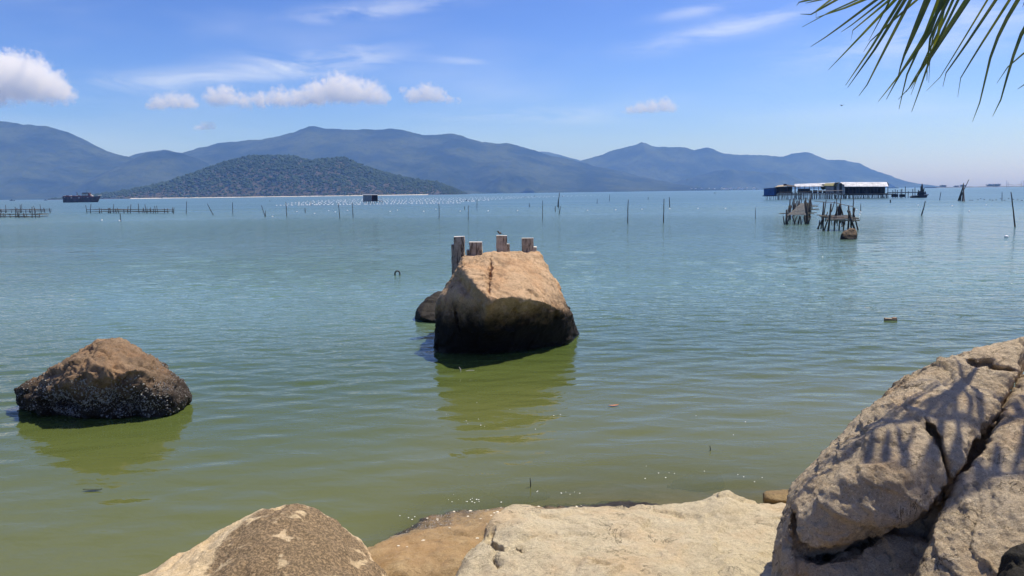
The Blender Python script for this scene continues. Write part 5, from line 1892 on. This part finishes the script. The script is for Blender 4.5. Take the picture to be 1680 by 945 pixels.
def leaflet(frond, pts, wmax, twist, thin_tip=True):
    """folded blade along a polyline"""
    pts = [Vector(p) for p in pts]
    # resample
    L = [0]
    for i in range(len(pts) - 1):
        L.append(L[-1] + (pts[i + 1] - pts[i]).length)
    n = 12
    mb = MB()
    vs, fs = [], []
    for k in range(n + 1):
        s_ = L[-1] * k / n
        i = max(j for j in range(len(L)) if L[j] <= s_ + 1e-6)
        i = min(i, len(pts) - 2)
        u = (s_ - L[i]) / max(1e-6, L[i + 1] - L[i])
        p = pts[i].lerp(pts[i + 1], u)
        d = (pts[i + 1] - pts[i]).normalized()
        side = d.cross(Vector((math.sin(twist), -math.cos(twist), .15))).normalized()
        nn = side.cross(d)
        f = k / n
        ww = wmax * (min(1, .45 + 3 * f)) * (1 - f ** 2.2) ** .9 * .5 + .0012
        if thin_tip and f > .93:
            ww = .0014
        vs += [p - side * ww + nn * ww * .5, p, p + side * ww + nn * ww * .5]
    for k in range(n):
        for j in (0, 1):
            a_ = k * 3 + j
            fs.append((a_, a_ + 1, a_ + 4, a_ + 3))
    return mb.poly(vs, fs).build('leaflet', M_LEAF, frond, smooth=True, fix=False)


def PC(u, v):
    return 1280 + u * .2435, v * .2435


LEAFS = [[(515, 0), (165, 158), (148, 182)], [(375, 0), (205, 98), (135, 95)], [(330, 5), (232, 80), (240, 125)], [(260, 0), (170, 22)], [(190, 0), (125, 16), (110, 38)], [(640, 5), (330, 235), (205, 315)], [(690, 5), (440, 200), (410, 216)], [(720, 10), (445, 240), (475, 275)],
         [(770, 0), (520, 265), (325, 470)], [(735, 0), (680, 110), (595, 275)], [(910, 5), (700, 190), (565, 315), (560, 350)], [(810, 0), (620, 310), (440, 575)], [(830, 20), (640, 330), (455, 590)], [(860, 30), (700, 340), (560, 620), (530, 645)], [(985, 0), (900, 210), (825, 400), (790, 530)],
         [(1060, 0), (960, 260), (790, 520), (660, 685)], [(1080, 20), (1000, 240), (800, 510), (715, 670)], [(1110, 0), (980, 220), (850, 510), (800, 735)], [(1190, 10), (1010, 380), (880, 580), (795, 670)], [(1120, 20), (1010, 250), (990, 420), (988, 545)], [(1250, 0), (1080, 260), (950, 450), (850, 620)],
         [(1240, 40), (1010, 390), (950, 570), (885, 755)], [(1390, 0), (1180, 350), (1060, 545), (985, 612)], [(1450, 0), (1230, 330), (1110, 500), (1095, 585)], [(1540, 0), (1350, 300), (1215, 520), (1195, 655)], [(1595, 0), (1490, 180), (1420, 350), (1340, 700), (1295, 820)],
         [(1700, 90), (1600, 265), (1540, 460), (1475, 705), (1430, 785)], [(1720, 300), (1560, 420), (1490, 500), (1460, 560)], [(1720, 500), (1643, 570), (1600, 600)], [(1110, 10), (1050, 300), (980, 420), (880, 600)], [(1000, 0), (900, 240), (830, 400)], [(1130, 0), (1060, 150), (1010, 300), (1000, 560)],
         [(1160, 0), (1080, 180), (960, 420), (880, 640)], [(560, 0), (420, 60), (240, 120)]]


def rach_y(px):
    return -36 - (px - 1290) * .30 - max(0, px - 1650) * .12


def YR(px):
    return 5.05 + (px - 1300) * .0003


rl = random.Random(33)
rp = [at(px, rach_y(px), max(4.2, YR(px))) for px in (1285, 1340, 1420, 1520, 1640, 1780, 1950, 2150)]
fr = MB().tube(rp + [CROWN], [.004, .008, .010, .013, .016, .020, .026, .034, .045], 7).build('frond', M_RACH, palm, smooth=True)
WIDE = {14: 1.5, 25: 1.5, 26: 2.0, 22: 1.15}
for k, lf in enumerate(LEAFS):
    pp = [PC(*q) for q in lf]
    (x0, y0), (x1, y1) = pp[0], pp[1]
    dx, dy = x0 - x1, y0 - y1
    # carry the blade on upwards until it meets the rachis
    s_ = 0
    while y0 + dy * s_ > rach_y(x0 + dx * s_) and s_ < 6:
        s_ += .02
    bx_, by_ = x0 + dx * s_, y0 + dy * s_
    Yb = max(4.2, YR(bx_))
    Yt = Yb + rl.uniform(-.30, .12)
    full = [(bx_, by_)] + pp
    n_ = len(full)
    leaflet(fr, [at(x, y, Yb + (Yt - Yb) * i / (n_ - 1)) for i, (x, y) in enumerate(full)], .025 * WIDE.get(k, 1.0) * rl.uniform(.85, 1.15), rl.uniform(-.5, .9))
for k in range(0, 30, 2):                # the rest of the frond, past the picture edge
    bx_ = 1700 + k * 15
    by_ = rach_y(bx_)
    Yb = max(4.2, YR(bx_))
    dy_ = rl.uniform(300, 480)
    tx_, ty_ = bx_ - dy_ * rl.uniform(.40, .55), by_ + dy_
    if tx_ < 1700:
        tx_ = 1705 + rl.uniform(0, 30)
    mx_, my_ = bx_ * .6 + tx_ * .4 - 10, by_ * .5 + ty_ * .5
    leaflet(fr, [at(bx_, by_, Yb), at(mx_, my_, Yb - .05), at(tx_, ty_, Yb - .1 + rl.uniform(-.15, .15))], .058, rl.uniform(-.5, .9))
# a second frond above it, out of the picture, whose leaflets streak the boulder with shade
def rach2(px):
    return -400 - (px - 1850) * .55


rp = [at(px, rach2(px), 5.1) for px in (1820, 1880, 1960, 2060, 2180, 2300)]
fr2 = MB().tube(rp + [CROWN], [.006, .010, .014, .018, .024, .032, .045], 7).build('frond', M_RACH, palm, smooth=True)
for k in range(17):
    bx_ = 1835 + k * 24 + rl.uniform(-6, 6)
    by_ = rach2(bx_)
    dy_ = rl.uniform(340, 520)
    tx_, ty_ = bx_ - dy_ * rl.uniform(.33, .47), by_ + dy_
    leaflet(fr2, [at(bx_, by_, 5.1), at((bx_ + tx_) / 2, (by_ + ty_) / 2, 5.08), at(tx_, ty_, 5.04 + rl.uniform(-.08, .08))], .065, rl.uniform(-.3, .6), False)
for (azd, lift, ln) in [(80, .5, 3.4), (120, .2, 3.5), (165, .4, 3.4), (205, .1, 3.2), (40, .9, 3.3), (240, .9, 3.0)]:
    dv = Vector((math.sin(R(azd)), math.cos(R(azd)), 0))
    rp = [CROWN + dv * ln * u + Vector((0, 0, lift * ln * u - (lift + .55) * ln * u * u)) for u in np.linspace(0, 1, 9)]
    f2 = MB().tube(rp, [.045, .038, .032, .027, .022, .018, .014, .010, .005], 6).build('frond', M_RACH, palm, smooth=True)
    sd_ = dv.cross(Vector((0, 0, 1)))
    for k in range(22):
        u = .12 + .86 * k / 21
        i = min(7, int(u * 8))
        b0 = rp[i].lerp(rp[i + 1], u * 8 - i)
        for s_ in (-1, 1):
            ll = .75 * math.sin(math.pi * min(1, .25 + .7 * u)) + .15
            tip = b0 + sd_ * s_ * ll * .55 + dv * ll * .35 + Vector((0, 0, -ll * .75))
            md = b0 + sd_ * s_ * ll * .38 + dv * ll * .22 + Vector((0, 0, -ll * .2))
            leaflet(f2, [b0, md, tip], .034, rl.uniform(-1, 1))


# ------------------------------------------------------------------ clouds beyond the haze
CD = 10600.0
CLOUDS = [
    ([(10, 140, 48), (45, 135, 40), (75, 150, 34), (100, 160, 24), (118, 164, 14), (-30, 150, 60), (60, 112, 16), (92, 124, 12), (20, 105, 18), (-60, 140, 60)], 'big white cumulus cloud cut by the picture edge above the mountain'),
    ([(262, 172, 16), (285, 168, 16), (305, 168, 15), (318, 174, 9), (248, 176, 9)], 'small flat-bottomed cloud beside the longest cloud'),
    ([(355, 165, 18), (370, 158, 18), (400, 172, 18), (430, 170, 18), (460, 165, 20), (490, 166, 20), (520, 158, 24), (552, 150, 26), (580, 154, 26), (608, 156, 22), (628, 164, 14), (345, 152, 9), (565, 132, 12), (540, 138, 12), (410, 182, 12), (470, 180, 12)],
     'longest puffy cumulus cloud over the middle mountain'),
    ([(680, 160, 16), (700, 154, 17), (716, 158, 15), (735, 166, 10), (750, 168, 8), (660, 148, 6)], 'ragged small cloud just beyond the end of the longest cloud'),
    ([(1035, 183, 10), (1050, 180, 12), (1070, 177, 13), (1090, 174, 13), (1102, 178, 9), (1025, 186, 5)], 'single small cloud alone above the farther mountains'),
    ([(336, 209, 9), (346, 208, 8), (325, 210, 7)], 'tiny faint puff of cloud low above the saddle')]


def cloud_mat(k, cs, rs, floor_z):
    """vapour whose density follows the billows round the cloud's cores and frays at the rim"""
    m = bpy.data.materials.new('cloud_vapour')
    m.use_nodes = True
    m.node_tree.nodes.clear()
    t = NT(m.node_tree)
    pos = t.new('ShaderNodeNewGeometry').outputs['Position']
    sc = float(np.clip(rs.max() * 0.55, 60, 190))
    wv = t.noise(t.vmath('SCALE', pos, 1.0 / sc), 1.0, 1.0, 0.5, color=True)
    pw = t.vmath('ADD', pos, t.vmath('SCALE', t.vmath('SUBTRACT', wv, (0.5, 0.5, 0.5)), sc * 0.7))
    f = None
    for c0, r0 in zip(cs, rs):
        q = t.vmath('LENGTH', t.vmath('SCALE', t.vmath('SUBTRACT', pw, tuple(float(x) for x in c0)), 1.0 / float(r0)), out=1)
        e = t.math('MAXIMUM', t.math('SUBTRACT', 1.0, t.math('MULTIPLY', q, q)), -4.0)
        f = e if f is None else t.math('SMOOTH_MAX', f, e, 0.35)
    n1 = t.noise(t.vmath('SCALE', pos, 1.0 / sc), 1.9, 5.0, 0.62)
    fz = t.math('ADD', f, t.math('MULTIPLY', t.math('SUBTRACT', n1, 0.5), 4.4))
    z = t.new('ShaderNodeSeparateXYZ', Vector=pos).outputs[2]
    fz = t.math('SUBTRACT', fz, t.ss(z, floor_z - 0.22 * float(rs.max()), floor_z + 0.55 * float(rs.max()), 1.3, 0.0))
    dens = t.math('MULTIPLY', t.ss(fz, 0.0, 0.75), CLOUD_DENSITY)
    vs_ = t.new('ShaderNodeVolumeScatter', Color=(0.999, 0.999, 0.999), Density=dens, Anisotropy=0.0)
    t.l.new(vs_.outputs[0], t.new('ShaderNodeOutputMaterial').inputs['Volume'])
    m.cycles.volume_step_rate = 0.25
    return m


CLOUD_DENSITY = 0.0075
for k, (blobs, lab) in enumerate(CLOUDS):
    cs = np.array([tuple(at(x, y, CD + random.Random(k * 50 + i).uniform(-.5, .5) * r / F_PX * CD)) for i, (x, y, r) in enumerate(blobs)], np.float32)
    rs = np.array([r for x, y, r in blobs], np.float32) / F_PX * CD * 1.12
    lo_, hi_ = (cs - 1.5 * rs[:, None]).min(0) - 60, (cs + 1.5 * rs[:, None]).max(0) + 60
    h_ = float(rs.max()) * 0.22
    n_ = np.ceil((hi_ - lo_) / h_).astype(int) + 1
    G = np.stack(np.meshgrid(*[np.arange(m) * h_ + l for m, l in zip(n_, lo_)], indexing='ij'), -1).reshape(-1, 3).astype(np.float32)
    d = np.full(len(G), 1e9, np.float32)
    for c0, r0 in zip(cs, rs):
        d = smin(d, np.linalg.norm(G - c0, axis=1) - r0 * 1.38, r0 * 0.3)
    V, Q = surface_nets(d.reshape(n_), lo_, h_)
    base = V.mean(0)
    o = link('cloud', np_mesh('cloud', V - base, Q), cloud_mat(k, cs, rs, float(np.median(cs[:, 2] - rs * 0.75))), None, tuple(float(q) for q in base))
    tag(o, lab, 'cloud', 'cumulus clouds')

# ------------------------------------------------------------------ haze
M_HAZE = bpy.data.materials.new('haze_air')
M_HAZE.use_nodes = True
M_HAZE.node_tree.nodes.clear()
t = NT(M_HAZE.node_tree)
pv = t.new('ShaderNodeVolumePrincipled', Color=HAZE_COLOR, Density=HAZE_DENSITY, Anisotropy=0.0)
pv.inputs['Absorption Color'].default_value = (1, 1, 1, 1)
pv.inputs['Density Attribute'].default_value = ''
pv.inputs['Temperature Attribute'].default_value = ''
out = t.new('ShaderNodeOutputMaterial')
t.l.new(pv.outputs[0], out.inputs['Volume'])
M_HAZE.cycles.homogeneous_volume = True
mb = MB()
mb.box((0, 4475, 310), (14000, 9950, 628))
hz = mb.build('haze', M_HAZE)
hz['kind'] = 'stuff'
